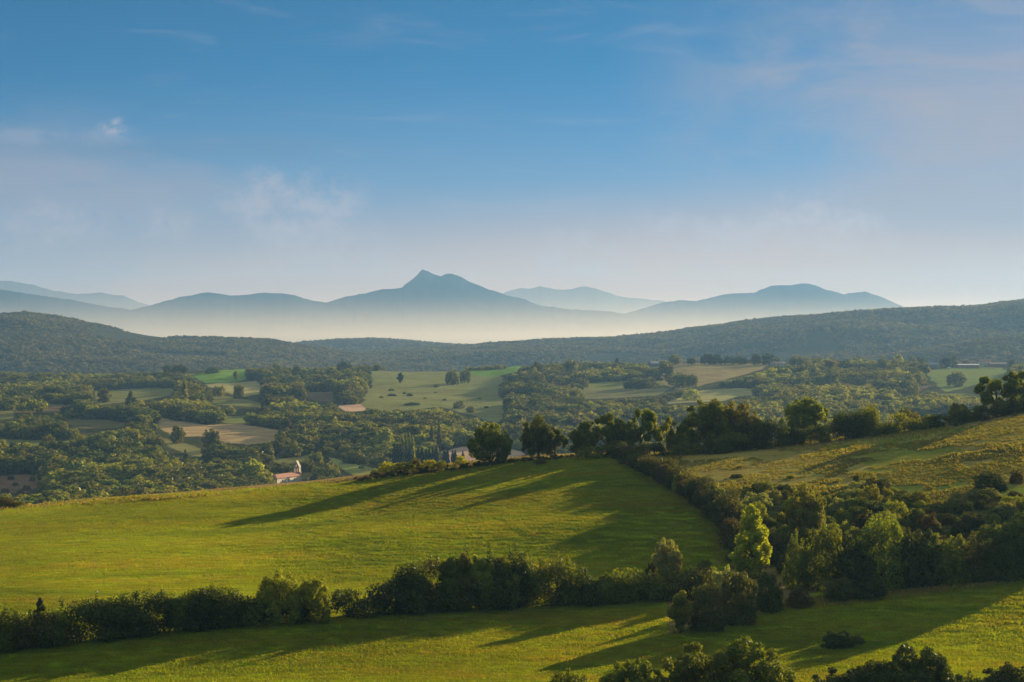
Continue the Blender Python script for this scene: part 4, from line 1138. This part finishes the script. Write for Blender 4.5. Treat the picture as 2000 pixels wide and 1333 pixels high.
MT = [
 (327,731,711,18,"oak3","dark","dark round tree on the far skyline, left of the bright green crop"),
 (351,731,711,30,"oak2","dark","wide dark tree on the far skyline beside the bright green crop"),
 (360,794,740,19,"poplar","woodlight","pale pointed poplar standing above the left woods"),
 (387,800,763,28,"oak","oak","rounded tree right of the pale pointed poplar"),
 (460,742,724,9,"tall","wood","slim tree standing in the bright green crop"),
 (489,742,721,20,"oak4","dark","round tree at the right edge of the bright green crop"),
 (539,738,707,22,"oak2","wood","tree topping the wood right of the bright green crop"),
 (579,736,711,16,"oak3","dark","round headed tree on the skyline left of the large square tree"),
 (414,729,717,38,"bush2","dark","low dark thicket behind the bright green crop"),
 (428,773,749,32,"bush","wood","bushy tree left in the hollow below the bright green crop"),
 (466,779,748,22,"oak","wood","taller tree right in the hollow below the bright green crop"),
 (521,783,746,24,"oak3","woodbrown","brownish tree in the pair right of the pale field strip"),
 (545,783,747,26,"oak2","woodlight","pale tree in the pair right of the pale field strip"),
 (203,787,756,26,"oak","wood","single broad tree in the olive field on the left"),
 (255,795,763,30,"conifer","wood","cone shaped tree right of the olive field on the left"),
 (561,856,820,16,"tall","brown","russet tree at the right end of the tan pasture"),
 (589,870,827,18,"tall","woodlight","tall pale tree right of the tan pasture"),
 (412,880,835,34,"oak3","wood","large tree on the lower edge of the tan pasture"),
 (426,892,858,30,"oak2","wood","round tree just below the large tree of the tan pasture"),
 (346,866,830,26,"oak","wood","tree at the left point of the tan pasture"),
 (548,886,843,34,"oak4","wood","leaning tree below the right end of the tan pasture"),
 (517,902,858,34,"oak2","wood","dark tree left of the leaning one below the tan pasture"),
 (572,892,862,34,"oak","wood","broad tree above the small green meadow"),
 (617,908,880,28,"oak3","woodlight","pale round tree at the edge of the meadow above the church"),
 (362,901,876,10,"poplar","bright","small glowing yellow green tree in the left woods"),
 (493,948,893,48,"oak2","bright","bright green tree left of the church"),
 (513,960,918,44,"oak","woodlight","sunny yellow green tree next to the church"),
 (451,966,930,38,"oak3","woodlight","pale tree below the bright green one left of the church"),
 (417,968,932,30,"oak4","wood","rounded tree low in the wood left of the church"),
 (549,926,902,34,"oak2","wood","dark tree close behind the church"),
 (600,922,896,28,"oak","wood","dark tree behind the church bell gable"),
 (648,935,900,40,"bush2","wood","long low clump right of the church"),
 (215,880,862,14,"oak2","yellow","yellow autumn tree in the left woods"),
 (690,904,880,46,"oak3","wood","lens shaped clump in the meadow right of the church"),
 (706,916,908,14,"bush","silver","small grey bush on the meadow right of the church"),
 (673,729,703,28,"oak4","dark","large square dark tree on the skyline"),
 (708,734,716,28,"oak2","dark","lower dark tree right of the large square one"),
 (782,749,728,13,"tall","dark","lone tree in the large open field"),
 (884,752,721,26,"oak3","wood","left tree of the clump in the large open field"),
 (908,748,720,22,"oak","wood","right tree of the clump in the large open field"),
 (852,757,750,14,"bush","wood","small bush left of the clump in the large open field"),
 (897,798,781,28,"bush2","wood","scrubby clump low in the large open field"),
 (920,806,790,22,"bush3","wood","dark scrub right of the scrubby clump in the open field"),
 (806,791,786,38,"bush3","dark","flat line of scrub across the large open field"),
 (765,774,768,22,"bush3","dark","flat scrub patch on the left of the large open field"),
 (721,870,825,32,"oak2","woodlight","pale flat topped tree in the woods above the cypresses"),
 (751,884,836,36,"oak","woodlight","pale green tree right of the flat topped one"),
 (843,880,830,15,"poplar","woodbrown","left of two slender tan trees behind the cypresses"),
 (858,880,827,14,"poplar","woodbrown","right of two slender tan trees behind the cypresses"),
 (1040,716,714,10,"bush","bright","small bright bush beside the crop on the plateau"),
 (1113,745,697,30,"oak3","wood","tall dark tree standing over the central plateau wood"),
 (1050,742,705,30,"oak2","woodbrown","brownish tree at the left end of the central plateau wood"),
 (1205,716,696,10,"tall","dark","small pointed tree on the central skyline"),
 (1300,740,702,34,"oak","wood","round tree hiding the end of the grey barn"),
 (1318,712,691,28,"oak3","wood","largest tree of the skyline row over the brown field, far left"),
 (1351,712,696,18,"oak2","wood","small round tree alone in the skyline row over the brown field"),
 (1371,712,695,9,"tall","dark","thin tree third in the skyline row over the brown field"),
 (1384,712,690,24,"oak3","dark","dark tree fourth in the skyline row over the brown field"),
 (1402,712,691,22,"oak","dark","dark tree fifth in the skyline row over the brown field"),
 (1424,712,694,26,"oak4","dark","dark tree sixth in the skyline row over the brown field"),
 (1444,712,695,16,"oak2","dark","small tree seventh in the skyline row over the brown field"),
 (1455,712,697,12,"oak","dark","smallest tree eighth in the skyline row over the brown field"),
 (1477,713,689,18,"oak3","dark","egg shaped tree ninth in the skyline row over the brown field"),
 (1501,713,688,28,"oak2","dark","big round tree left of the long red roofed house"),
 (1519,709,697,10,"oak","wood","small tree behind the long red roofed house"),
 (1557,716,693,30,"oak","wood","round tree right of the long red roofed house"),
 (1577,716,696,18,"oak3","wood","tree right of the round one by the long red roofed house"),
 (1597,727,697,20,"oak4","wood","dark tree left of the white pillar house"),
 (1620,740,701,20,"tall","woodbrown","tall brownish tree below the white pillar house"),
 (1674,718,694,18,"oak2","dark","dark round tree right of the white pillar house"),
 (1325,757,726,44,"oak3","wood","large dark clump at the foot of the brown field"),
 (1353,757,729,20,"oak","wood","round tree beside the large clump at the foot of the brown field"),
 (1350,782,757,44,"bush2","woodlight","pale bushy clump below the brown field"),
 (1512,773,745,44,"oak2","woodlight","pale broad tree beside the far pale meadow"),
 (1482,776,752,26,"oak4","wood","smaller tree left of the pale broad one by the far meadow"),
 (1755,728,692,24,"oak","bright","bright green tree on the right plateau"),
 (1725,735,694,20,"oak3","wood","dark tree left of the bright green plateau tree"),
 (1781,718,693,16,"oak2","wood","upright tree right of the bright green plateau tree"),
 (1800,718,697,20,"oak3","dark","neat round tree left of the farm barn"),
 (1846,718,696,20,"oak4","dark","dark tree left of the pale farm shed"),
 (1862,718,691,16,"oak","wood","taller tree touching the pale farm shed"),
 (1868,755,722,36,"oak3","wood","single dark round tree below the farm"),
 (1954,714,701,18,"oak2","wood","tree right of the red roofed farmhouse"),
 (1976,716,700,14,"oak","wood","thin tree near the right edge beyond the farm"),
]
for (a, b, t, w, k, mt, lb) in MT:
    if b > 800 or not (700 <= b <= 720): hf = hmid
    else: hf = lambda p, r: hit(p, max(r, 0), 2300.0)
    T("tree" if not k.startswith("bush") else "shrub", k, mt, (a, b), t, w, lb, "tree" if not k.startswith("bush") else "shrub", "trees of the far valley", lod="mid", hitf=hf, trunk=not k.startswith("bush"))

for (a, b, t, w, mt, lb) in [(10, 962, 950, 18, "brown", "russet bush at the left of the reddish scrub patch"), (30, 950, 941, 14, "bramble", "low bramble in the middle of the reddish scrub patch"),
                         (52, 958, 945, 18, "brown", "russet bush at the right of the reddish scrub patch"), (22, 938, 928, 16, "bramble", "bramble at the top of the reddish scrub patch"),
                         (64, 940, 928, 16, "wood", "green bush at the top right of the reddish scrub patch"), (40, 968, 954, 20, "yellow", "yellowish bush at the foot of the reddish scrub patch")]:
    T("shrub", "bush2", mt, (a, b), t, w, lb, "shrub", "bushes in the reddish scrub patch", lod="mid", hitf=hmid, trunk=False)
for (a, b, w, mt, lb) in [(765, 764, 14, "wood", "little green bush left of the lone tree's shadow in the large open field"), (790, 770, 10, "bramble", "little bramble below the lone tree in the large open field"),
        (800, 774, 16, "dark", "flat dark bush in the middle of the large open field"), (830, 779, 8, "wood", "tiny green bush right of the flat dark bush in the open field"),
        (851, 768, 7, "bramble", "tiny bramble midway between lone tree and tree clump in the open field"), (868, 783, 10, "dark", "small dark bush below the tree clump in the large open field"),
        (745, 778, 12, "wood", "small green bush nearest the left wood in the open field"), (936, 780, 10, "wood", "small green bush near the shaded right side of the open field"), (950, 798, 12, "dark", "dark bush at the lower right corner of the open field")]:
    T("shrub", "bush3", mt, (a, b), b - w * .42, w, lb, "shrub", "little bushes on the large open field", lod="mid", hitf=hmid, trunk=False)
# the nearest trees of the valley woods one by one, the rest as one mass
PK = ["oak", "oak2", "oak3", "oak4", "tall"]
order = np.argsort(WP[:, 1] - 6 * WH)
order = [i for i in order if -30 < WPX[i] < 720 and WRW[i] - WH[i] * F / WP[i, 1] < np.interp(WPX[i], [0, 250, 500, 750], [985, 970, 955, 932])]
NIND = 128
ind = order[:NIND]
for i in ind:
    k = random.choice(PK); mt = random.choices(["wood", "woodlight", "woodbrown", "oak", "dark"], [5, 2.0, .8, 2, 1])[0]
    o = link("tree", crown_mesh(k, random.randint(0, 2), mt, "mid"))
    o.location = (WP[i, 0], WP[i, 1], WZ[i] - .6); o.rotation_euler = (0, 0, random.uniform(0, 6.28))
    w_ = WW[i] / 2 / spread_of(k) * 1.12; o.scale = (w_, w_, WH[i] / 10)
    wh = "at the left edge of the valley wood" if WPX[i] < 200 else "in the middle of the valley wood" if WPX[i] < 400 else "in the valley near the church"
    tone = {"wood": "mid green", "woodlight": "pale green", "woodbrown": "brownish", "oak": "deep green", "dark": "dark"}[mt]
    tag(o, "%s tree %s" % (tone, wh), "tree", "crowded trees " + wh)
    RANK.append((o, WPX[i]))
srcs = []
def source(kind, mat, lod, a, b, t, w, lb, cat="tree"):
    "an ordinary visible tree of the valley whose crown is also the pattern for the mass of woodland"
    x, y, z = hmid(a, b); s = y / F
    o = link("tree", crown_mesh(kind, 1, mat, lod)); o.location = (x, y, z - .4)
    o.scale = (w * s / 2 / spread_of(kind),) * 2 + ((b - t) * s / 10,)
    tag(o, lb, cat, "pattern trees of the valley woods"); srcs.append(o)
    return o
SPEC = [("oak", "wood"), ("oak2", "wood"), ("oak3", "wood"), ("oak4", "wood"), ("tall", "wood"), ("oak", "woodlight"), ("oak3", "woodlight"), ("oak2", "woodbrown"), ("oak4", "oak"), ("bush", "wood"), ("oak3", "dark"), ("tall", "woodlight")]
SP = [(95, 880, 848), (140, 900, 868), (60, 905, 873), (180, 915, 884), (240, 905, 873), (280, 925, 893), (330, 935, 904), (380, 950, 920), (120, 935, 905), (300, 960, 940), (200, 948, 916), (350, 975, 938)]
for (k, mt), (a, b, t), nm in zip(SPEC, SP, ["wide", "spreading", "plump", "uneven", "narrow", "light topped", "light plump", "tan", "deep green", "squat", "dusky", "light narrow"]):
    source(k, mt, "mid", a, b, t, (b - t) * (.9 if k != "tall" else .55), nm + " tree within the left valley wood")
msk = np.ones(len(WP), bool); msk[ind] = False
wp, wz, wh_, ww = WP[msk], WZ[msk], WH[msk], WW[msk]
tone = vnoise(wp[:, 0], wp[:, 1], 70, 33) + rng.normal(size=len(wp)) * .14
gl = vnoise(wp[:, 0], wp[:, 1], 150, 61)
pick = np.where((gl < -.16) & (tone < .2), rng.choice([10, 8, 10, 0, 2], len(wp)), np.where(tone > .22, rng.choice([5, 6, 11], len(wp)), np.where(tone < -.34, rng.choice([7, 7, 10], len(wp)), rng.choice([0, 1, 2, 3, 4, 8, 9, 0, 1, 2, 3], len(wp)))))
sp_ = np.array([spread_of(k) for k, m_ in SPEC])[pick]
scl = np.stack([ww / 2 / sp_ * 1.12, ww / 2 / sp_ * 1.12, wh_ / 10], 1)
scatter("woodland", np.stack([wp[:, 0], wp[:, 1], wz - .7], 1), scl, pick, srcs, "mixed broadleaf woodland covering the far valley sides")
print("woodland trees", len(wp), "plants", counter)

# far hills: a continuous canopy
far_src = []
for k, mt, (a, b, t) in [("oak", "farwood", (70, 860, 838)), ("oak3", "farwood", (160, 870, 848)), ("oak2", "woodbrown", (26, 885, 862))]:
    x, y, z = hmid(a, b); s = y / F
    o = link("tree", crown_mesh(k, 2, mt, "far")); o.location = (x, y, z - .4); o.scale = ((b - t) * s / 10,) * 3
    tag(o, {"oak": "hazy wide", "oak3": "hazy plump", "oak2": "hazy tan"}[k] + " tree high in the left valley wood", "tree", "pattern trees of the far forest"); far_src.append(o)
for hi, (ho, (X, Y, Zz, P)) in enumerate(hills):
    n, m = X.shape
    cell = [11.5, 13.5, 12.5, 11.0][hi]
    front = int(m * .80)
    dX = np.abs(np.diff(X[:, :front], axis=0))[:, :-1]; dY = np.abs(np.diff(Y[:, :front], axis=1))[:-1]
    area = dX * dY
    vis = (P[:-1, :front - 1] > -60) & (P[:-1, :front - 1] < 2060)
    rowv = HOR - F * Zz[:-1, :front - 1] / Y[:-1, :front - 1]
    vis &= rowv < 745
    lam = np.where(vis, area / (cell * cell) * 1.25, 0)
    cn = rng.poisson(lam)
    I, J = np.nonzero(cn); rep = cn[I, J]; I = np.repeat(I, rep); J = np.repeat(J, rep)
    u, v = rng.random(len(I)), rng.random(len(I))
    lerp = lambda A: (A[I, J] * (1 - u) * (1 - v) + A[I + 1, J] * u * (1 - v) + A[I, J + 1] * (1 - u) * v + A[I + 1, J + 1] * u * v)
    xx, yy, zz_ = lerp(X), lerp(Y), lerp(Zz)
    keep = vnoise(xx, yy, 260, 50 + hi) < .33
    xx, yy, zz_ = xx[keep], yy[keep], zz_[keep]
    hh = (9.5 + 5 * vnoise(xx, yy, 90, 5) + rng.normal(size=len(xx)) * 1.6).clip(5, 16)
    ww2 = hh / 10 * rng.uniform(.95, 1.45, len(xx)) * 1.05
    pk = np.where(vnoise(xx, yy, 150, 8) + rng.normal(size=len(xx)) * .15 > (.28 if hi < 3 else .0), 2, rng.integers(0, 2, len(xx)))  # more tan crowns on the right spur stand in for sunlight
    scatter("forest", np.stack([xx, yy, zz_ - 2.0], 1), np.stack([ww2, ww2, hh / 10], 1), pk, far_src,
            ["forest cover of the long left hill", "forest cover of the low blue ridge", "forest cover of the long right hill", "sunlit forest cover of the right spur"][hi])
    print("forest", hi, len(xx))

# ------------------------------------------------------------------ buildings
class Solid:
    def __init__(s): s.V, s.F = [], []
    def hull(s, bottom, top):       # two polygons of equal length, bottom and top
        o = len(s.V); n = len(bottom); s.V += list(bottom) + list(top)
        s.F.append(tuple(o + i for i in reversed(range(n)))); s.F.append(tuple(o + n + i for i in range(n)))
        for i in range(n): s.F.append((o + i, o + (i + 1) % n, o + n + (i + 1) % n, o + n + i))
        return s
    def box(s, x0, x1, y0, y1, z0, z1):
        return s.hull([(x0, y0, z0), (x1, y0, z0), (x1, y1, z0), (x0, y1, z0)], [(x0, y0, z1), (x1, y0, z1), (x1, y1, z1), (x0, y1, z1)])
    def prism(s, prof, y0, y1):     # profile in (x, z), extruded in y
        return s.hull([(x, y0, z) for x, z in prof], [(x, y1, z) for x, z in prof])
    def prismx(s, prof, x0, x1):    # profile in (y, z), extruded in x
        return s.hull([(x0, y, z) for y, z in prof], [(x1, y, z) for y, z in prof])
    def raw(s, V, Fc):
        o = len(s.V); s.V += V; s.F += [tuple(i + o for i in f) for f in Fc]; return s
    def put(s, name, mat, parent): 
        me = mesh_from(name, s.V, s.F, mat); return link(name, me, parent)
def place(name, px, rw, az, label, cat, group=None, Ymin=1000.0):
    "local x runs along azimuth az (degrees from the view direction, clockwise), local -y is the front"
    x, y, z = hit(px, rw, Ymin)
    o = empty(name, (x, y, z), R(90 - az)); tag(o, label, cat, group); return o
# church: nave along +x, bell gable at the +x end, apse at the -x end, sunlit side = -y
ch = place("church", 541, 952, 26, "small cream church with a red roof and a pointed bell gable", "church")
L, W, Hh, Rg = 31.0, 8.6, 5.8, 8.2
Solid().box(0, L, 0, W, -2, Hh).put("nave", M["render"], ch)
rf = Solid()
rf.raw([(-.4, -.5, Hh), (L, -.5, Hh), (L, W + .5, Hh), (-.4, W + .5, Hh), (4, W / 2, Rg), (L, W / 2, Rg), (-.4, -.5, Hh - .25), (L, -.5, Hh - .25), (L, W + .5, Hh - .25), (-.4, W + .5, Hh - .25)],
       [(0, 1, 5, 4), (2, 3, 4, 5), (3, 0, 4), (1, 2, 5), (0, 6, 7, 1), (2, 8, 9, 3), (3, 9, 6, 0), (1, 7, 8, 2), (6, 9, 8, 7)])
rf.put("roof", M["tile"], ch)
ap = Solid().box(-5.2, -.01, 1.6, W - 1.6, -2, 4.2).put("sacristy", M["grey"], ch)
Solid().raw([(-5.5, 1.3, 4.2), (-.4, 1.3, 4.2), (-.4, W - 1.3, 4.2), (-5.5, W - 1.3, 4.2), (-3, W / 2, 5.4), (-.4, W / 2, 5.5)], [(0, 1, 5, 4), (2, 3, 4, 5), (3, 0, 4), (1, 2, 5), (0, 3, 2, 1)]).put("sacristy_roof", M["tile_pale"], ch)
for i in range(3):
    wx = 6.5 + i * 7.5
    w_ = Solid().box(wx, wx + .9, -.06, .02, 3.0, 4.3).prism([(wx, 4.3), (wx + .9, 4.3), (wx + .72, 4.7), (wx + .45, 4.85), (wx + .18, 4.7)], -.06, .02).put("window", M["void"], ch)
    Solid().box(wx - .12, wx + 1.02, -.16, -.062, 2.82, 2.998).put("sill", M["stone"], w_)
Solid().box(L - 3.2, L - 1.8, -.07, .02, -1, 2.3).put("door", M["grey"], ch)
g0, g1 = L - .2, L + 2.1         # bell gable wall across the end of the nave
c = W / 2
class Gable(Solid):                # the belfry is narrower and lower than the wall it stands on
    def put(s, name, mat, parent):
        s.V = [(x, c + (y - c) * .68 if z > 8.19 else y, 8.2 + (z - 8.2) * .66 if z > 8.2 else z) for x, y, z in s.V]
        return Solid.put(s, name, mat, parent)
bgm = Gable()
bgm.box(g0, g1, c - 4.6, c + 4.6, -2, 8.2)
bgm.box(g0, g1, c - 3.4, c - 2.4, 8.2, 12.6); bgm.box(g0, g1, c - .5, c + .5, 8.2, 12.6); bgm.box(g0, g1, c + 2.4, c + 3.4, 8.2, 12.6)
bgm.box(g0, g1, c - 3.4, c + 3.4, 12.6, 13.4)
for s_ in (-1, 1):
    bgm.prismx([(c + s_ * .5, 12.6), (c + s_ * 1.0, 12.6), (c + s_ * .5, 11.8)][::s_], g0 + .01, g1 - .01)
    bgm.prismx([(c + s_ * 2.4, 12.6), (c + s_ * 1.9, 12.6), (c + s_ * 2.4, 11.8)][::-s_], g0 + .01, g1 - .01)
    bgm.prismx([(c + s_ * 3.4, 13.4), (c + s_ * 3.1, 14.1), (c + s_ * .75, 18.0), (c + s_ * .75, 13.4)][::-s_], g0, g1)
bgm.prismx([(c - .75, 16.2), (c + .75, 16.2), (c + .75, 18.0), (c, 19.6), (c - .75, 18.0)], g0, g1)
bgm.put("bell_gable", M["stone"], ch)
cp = Gable()
for s_ in (-1, 1):
    cp.prismx([(c + s_ * 3.65, 13.3), (c + s_ * 3.65, 13.5), (c, 20.0), (c, 19.7), (c + s_ * 3.42, 13.7)][::-s_], g0 - .12, g1 + .12)
cp.box(g0 - .12, g1 + .12, c - 3.75, c + 3.75, 12.9, 13.15)
cp.put("coping", M["render"], ch)
Gable().box(g0, g1, c - 3.52, c - 3.402, 8.2, 12.88).put("sunlit_edge", M["render"], ch)  # pale strip colours the narrow side of the gable as sunlit
for s_ in (-1.45, 1.45):
    b_ = Gable(); pts = [(.2, 11.4), (.32, 11.0), (.42, 10.4), (.62, 9.9)]
    for (ra, za), (rb, zb) in zip(pts, pts[1:]):
        b_.hull([(g0 + 1.1 + rb * math.cos(q * math.pi / 5), c + s_ + rb * math.sin(q * math.pi / 5), zb) for q in range(10)], [(g0 + 1.1 + ra * math.cos(q * math.pi / 5), c + s_ + ra * math.sin(q * math.pi / 5), za) for q in range(10)])
    b_.box(g0 + 1.0, g0 + 1.2, c + s_ - .95, c + s_ + .95, 11.42, 11.58)
    b_.put("bell", M["iron"], ch)
Gable().box(g0 + 1.02, g0 + 1.18, c - .08, c + .08, 20.1, 21.4).box(g0 + 1.02, g0 + 1.18, c - .4, c + .4, 20.8, 20.96).put("cross", M["iron"], ch)

def house(px, rw, az, L, W, H, rise, wall, roof, label, cat="house", nwin=3, hip=False, ym=1000.0, door=True, name="house", over=.5, storeys=1):
    o = place(name, px, rw, az, label, cat, "farm buildings and houses of the far valley", ym)
    Solid().box(-L / 2, L / 2, 0, W, -2.5, H).put("wall", M[wall], o)
    q = L / 2 + over; s = Solid(); k = q - (W / 2 if hip else 0)
    s.raw([(-q, -over, H - .1), (q, -over, H - .1), (q, W + over, H - .1), (-q, W + over, H - .1), (-k, W / 2, H + rise), (k, W / 2, H + rise),
           (-q, -over, H - .35), (q, -over, H - .35), (q, W + over, H - .35), (-q, W + over, H - .35)],
          [(0, 1, 5, 4), (2, 3, 4, 5), (3, 0, 4), (1, 2, 5), (0, 6, 7, 1), (2, 8, 9, 3), (3, 9, 6, 0), (1, 7, 8, 2), (6, 9, 8, 7)])
    r_ = s.put("roof", M[roof], o)
    if door: Solid().box(-.6, .6, -.05, .05, -.6, 2.2).put("door", M["void"], o)
    for st in range(storeys):
        for i in range(nwin):
            wx = -L / 2 + (i + .5) * L / nwin + (1.3 if door and abs(-L / 2 + (i + .5) * L / nwin) < 1.2 and st == 0 else 0)
            w = Solid().box(wx - .5, wx + .5, -.05, .05, 1.0 + st * 2.8, 2.3 + st * 2.8).put("window", M["void"], o)
            Solid().box(wx - .62, wx + .62, -.14, -.052, .88 + st * 2.8, .998 + st * 2.8).put("sill", M["white"], w)
    return o, r_
house(613, 946, 70, 7, 6, 2.9, 1.6, "render", "tile", "small cream house with a red roof right of the church", nwin=1)
o, r_ = house(1520, 715, 80, 24, 11, 3.6, 2.0, "render", "tile_pale", "long low house with a pale red roof on the plateau", nwin=5, ym=2300)
Solid().box(4, 5, 5, 6, 4.2, 7.0).put("chimney", M["stone"], r_)
o, _ = house(1641, 722, 75, 9, 7, 4.5, 2.2, "stone", "tile", "brown house half hidden behind the white pillar", nwin=1, ym=2200)
pl = place("shrine", 1645, 723, 90, "white pillar shaped shrine on the plateau edge", "shrine", Ymin=2200)
Solid().box(-1.6, 1.6, -1.6, 1.6, -2, 1.2).put("base", M["tile_pale"], pl); Solid().box(-1.1, 1.1, -1.1, 1.1, 1.2, 9.5).put("shaft", M["white"], pl)
Solid().raw([(-1.5, -1.5, 9.5), (1.5, -1.5, 9.5), (1.5, 1.5, 9.5), (-1.5, 1.5, 9.5), (0, 0, 11)], [(0, 1, 4), (1, 2, 4), (2, 3, 4), (3, 0, 4), (3, 2, 1, 0)]).put("cap", M["tile"], pl)
house(1821, 722, 100, 15, 12, 6.5, 3.2, "grey", "grey", "grey timber barn beside the farm", "barn", nwin=2, ym=2300, name="barn")
house(1884, 719, 95, 42, 16, 4.4, 1.2, "stone", "sheet", "long pale roofed cattle shed with an open dark front", "shed", nwin=6, ym=2300, name="farm_shed", door=False)
house(1886, 716, 95, 9, 9, 8.5, 2.6, "stone", "tile", "square dovecote with a hipped red roof behind the cattle shed", "dovecote", nwin=2, hip=True, ym=2480, name="dovecote", over=.9, storeys=2)
house(1925, 717, 92, 17, 12, 8.0, 3.0, "render", "tile", "tall red roofed farmhouse right of the cattle shed", nwin=4, ym=2400, storeys=2)
house(1950, 718, 92, 24, 12, 5.0, 2.4, "stone", "tile_pale", "low brown farm wing joined right of the tall farmhouse", nwin=4, ym=2300, door=False)
house(1281, 717, 60, 15, 11, 5.2, 2.6, "grey", "grey", "grey open barn beside a round tree on the central plateau", "barn", nwin=3, ym=2300, name="barn")
cars = place("van", 1854, 721, 80, "white van parked between the dark tree and the cattle shed", "van", Ymin=2300)
Solid().prism([(-2.6, .5), (2.6, .5), (2.6, 1.3), (1.9, 1.5), (1.4, 2.3), (-2.6, 2.35)], 0, 2).put("body", M["white"], cars)
for wx in (-1.7, 1.7):
    for wy in (-.02, 1.82):
        Solid().hull([(wx + .36 * math.cos(q * math.pi / 6), wy, .36 + .36 * math.sin(q * math.pi / 6)) for q in range(12)], [(wx + .36 * math.cos(q * math.pi / 6), wy + .2, .36 + .36 * math.sin(q * math.pi / 6)) for q in range(12)]).put("wheel", M["void"], cars)
Solid().raw([(1.44, -.012, 1.52), (1.93, -.012, 1.52), (1.93, 2.012, 1.52), (1.44, 2.012, 1.52), (1.42, -.012, 2.2), (1.42, 2.012, 2.2)], [(0, 1, 4), (1, 2, 5, 4), (2, 3, 5)]).put("windscreen", M["void"], cars)

# crowded look-alikes: say which one, counted from the left among its own colour
by = {}
for o, a in RANK: by.setdefault(o["label"], []).append((a, o))
for lb, L_ in by.items():
    L_.sort(key=lambda q: q[0])
    for i, (a, o) in enumerate(L_):
        n_ = i + 1; suf = "th" if 10 <= n_ % 100 <= 20 else {1: "st", 2: "nd", 3: "rd"}.get(n_ % 10, "th")
        if len(L_) > 1: o["label"] = lb + ", %d%s from the left" % (n_, suf)
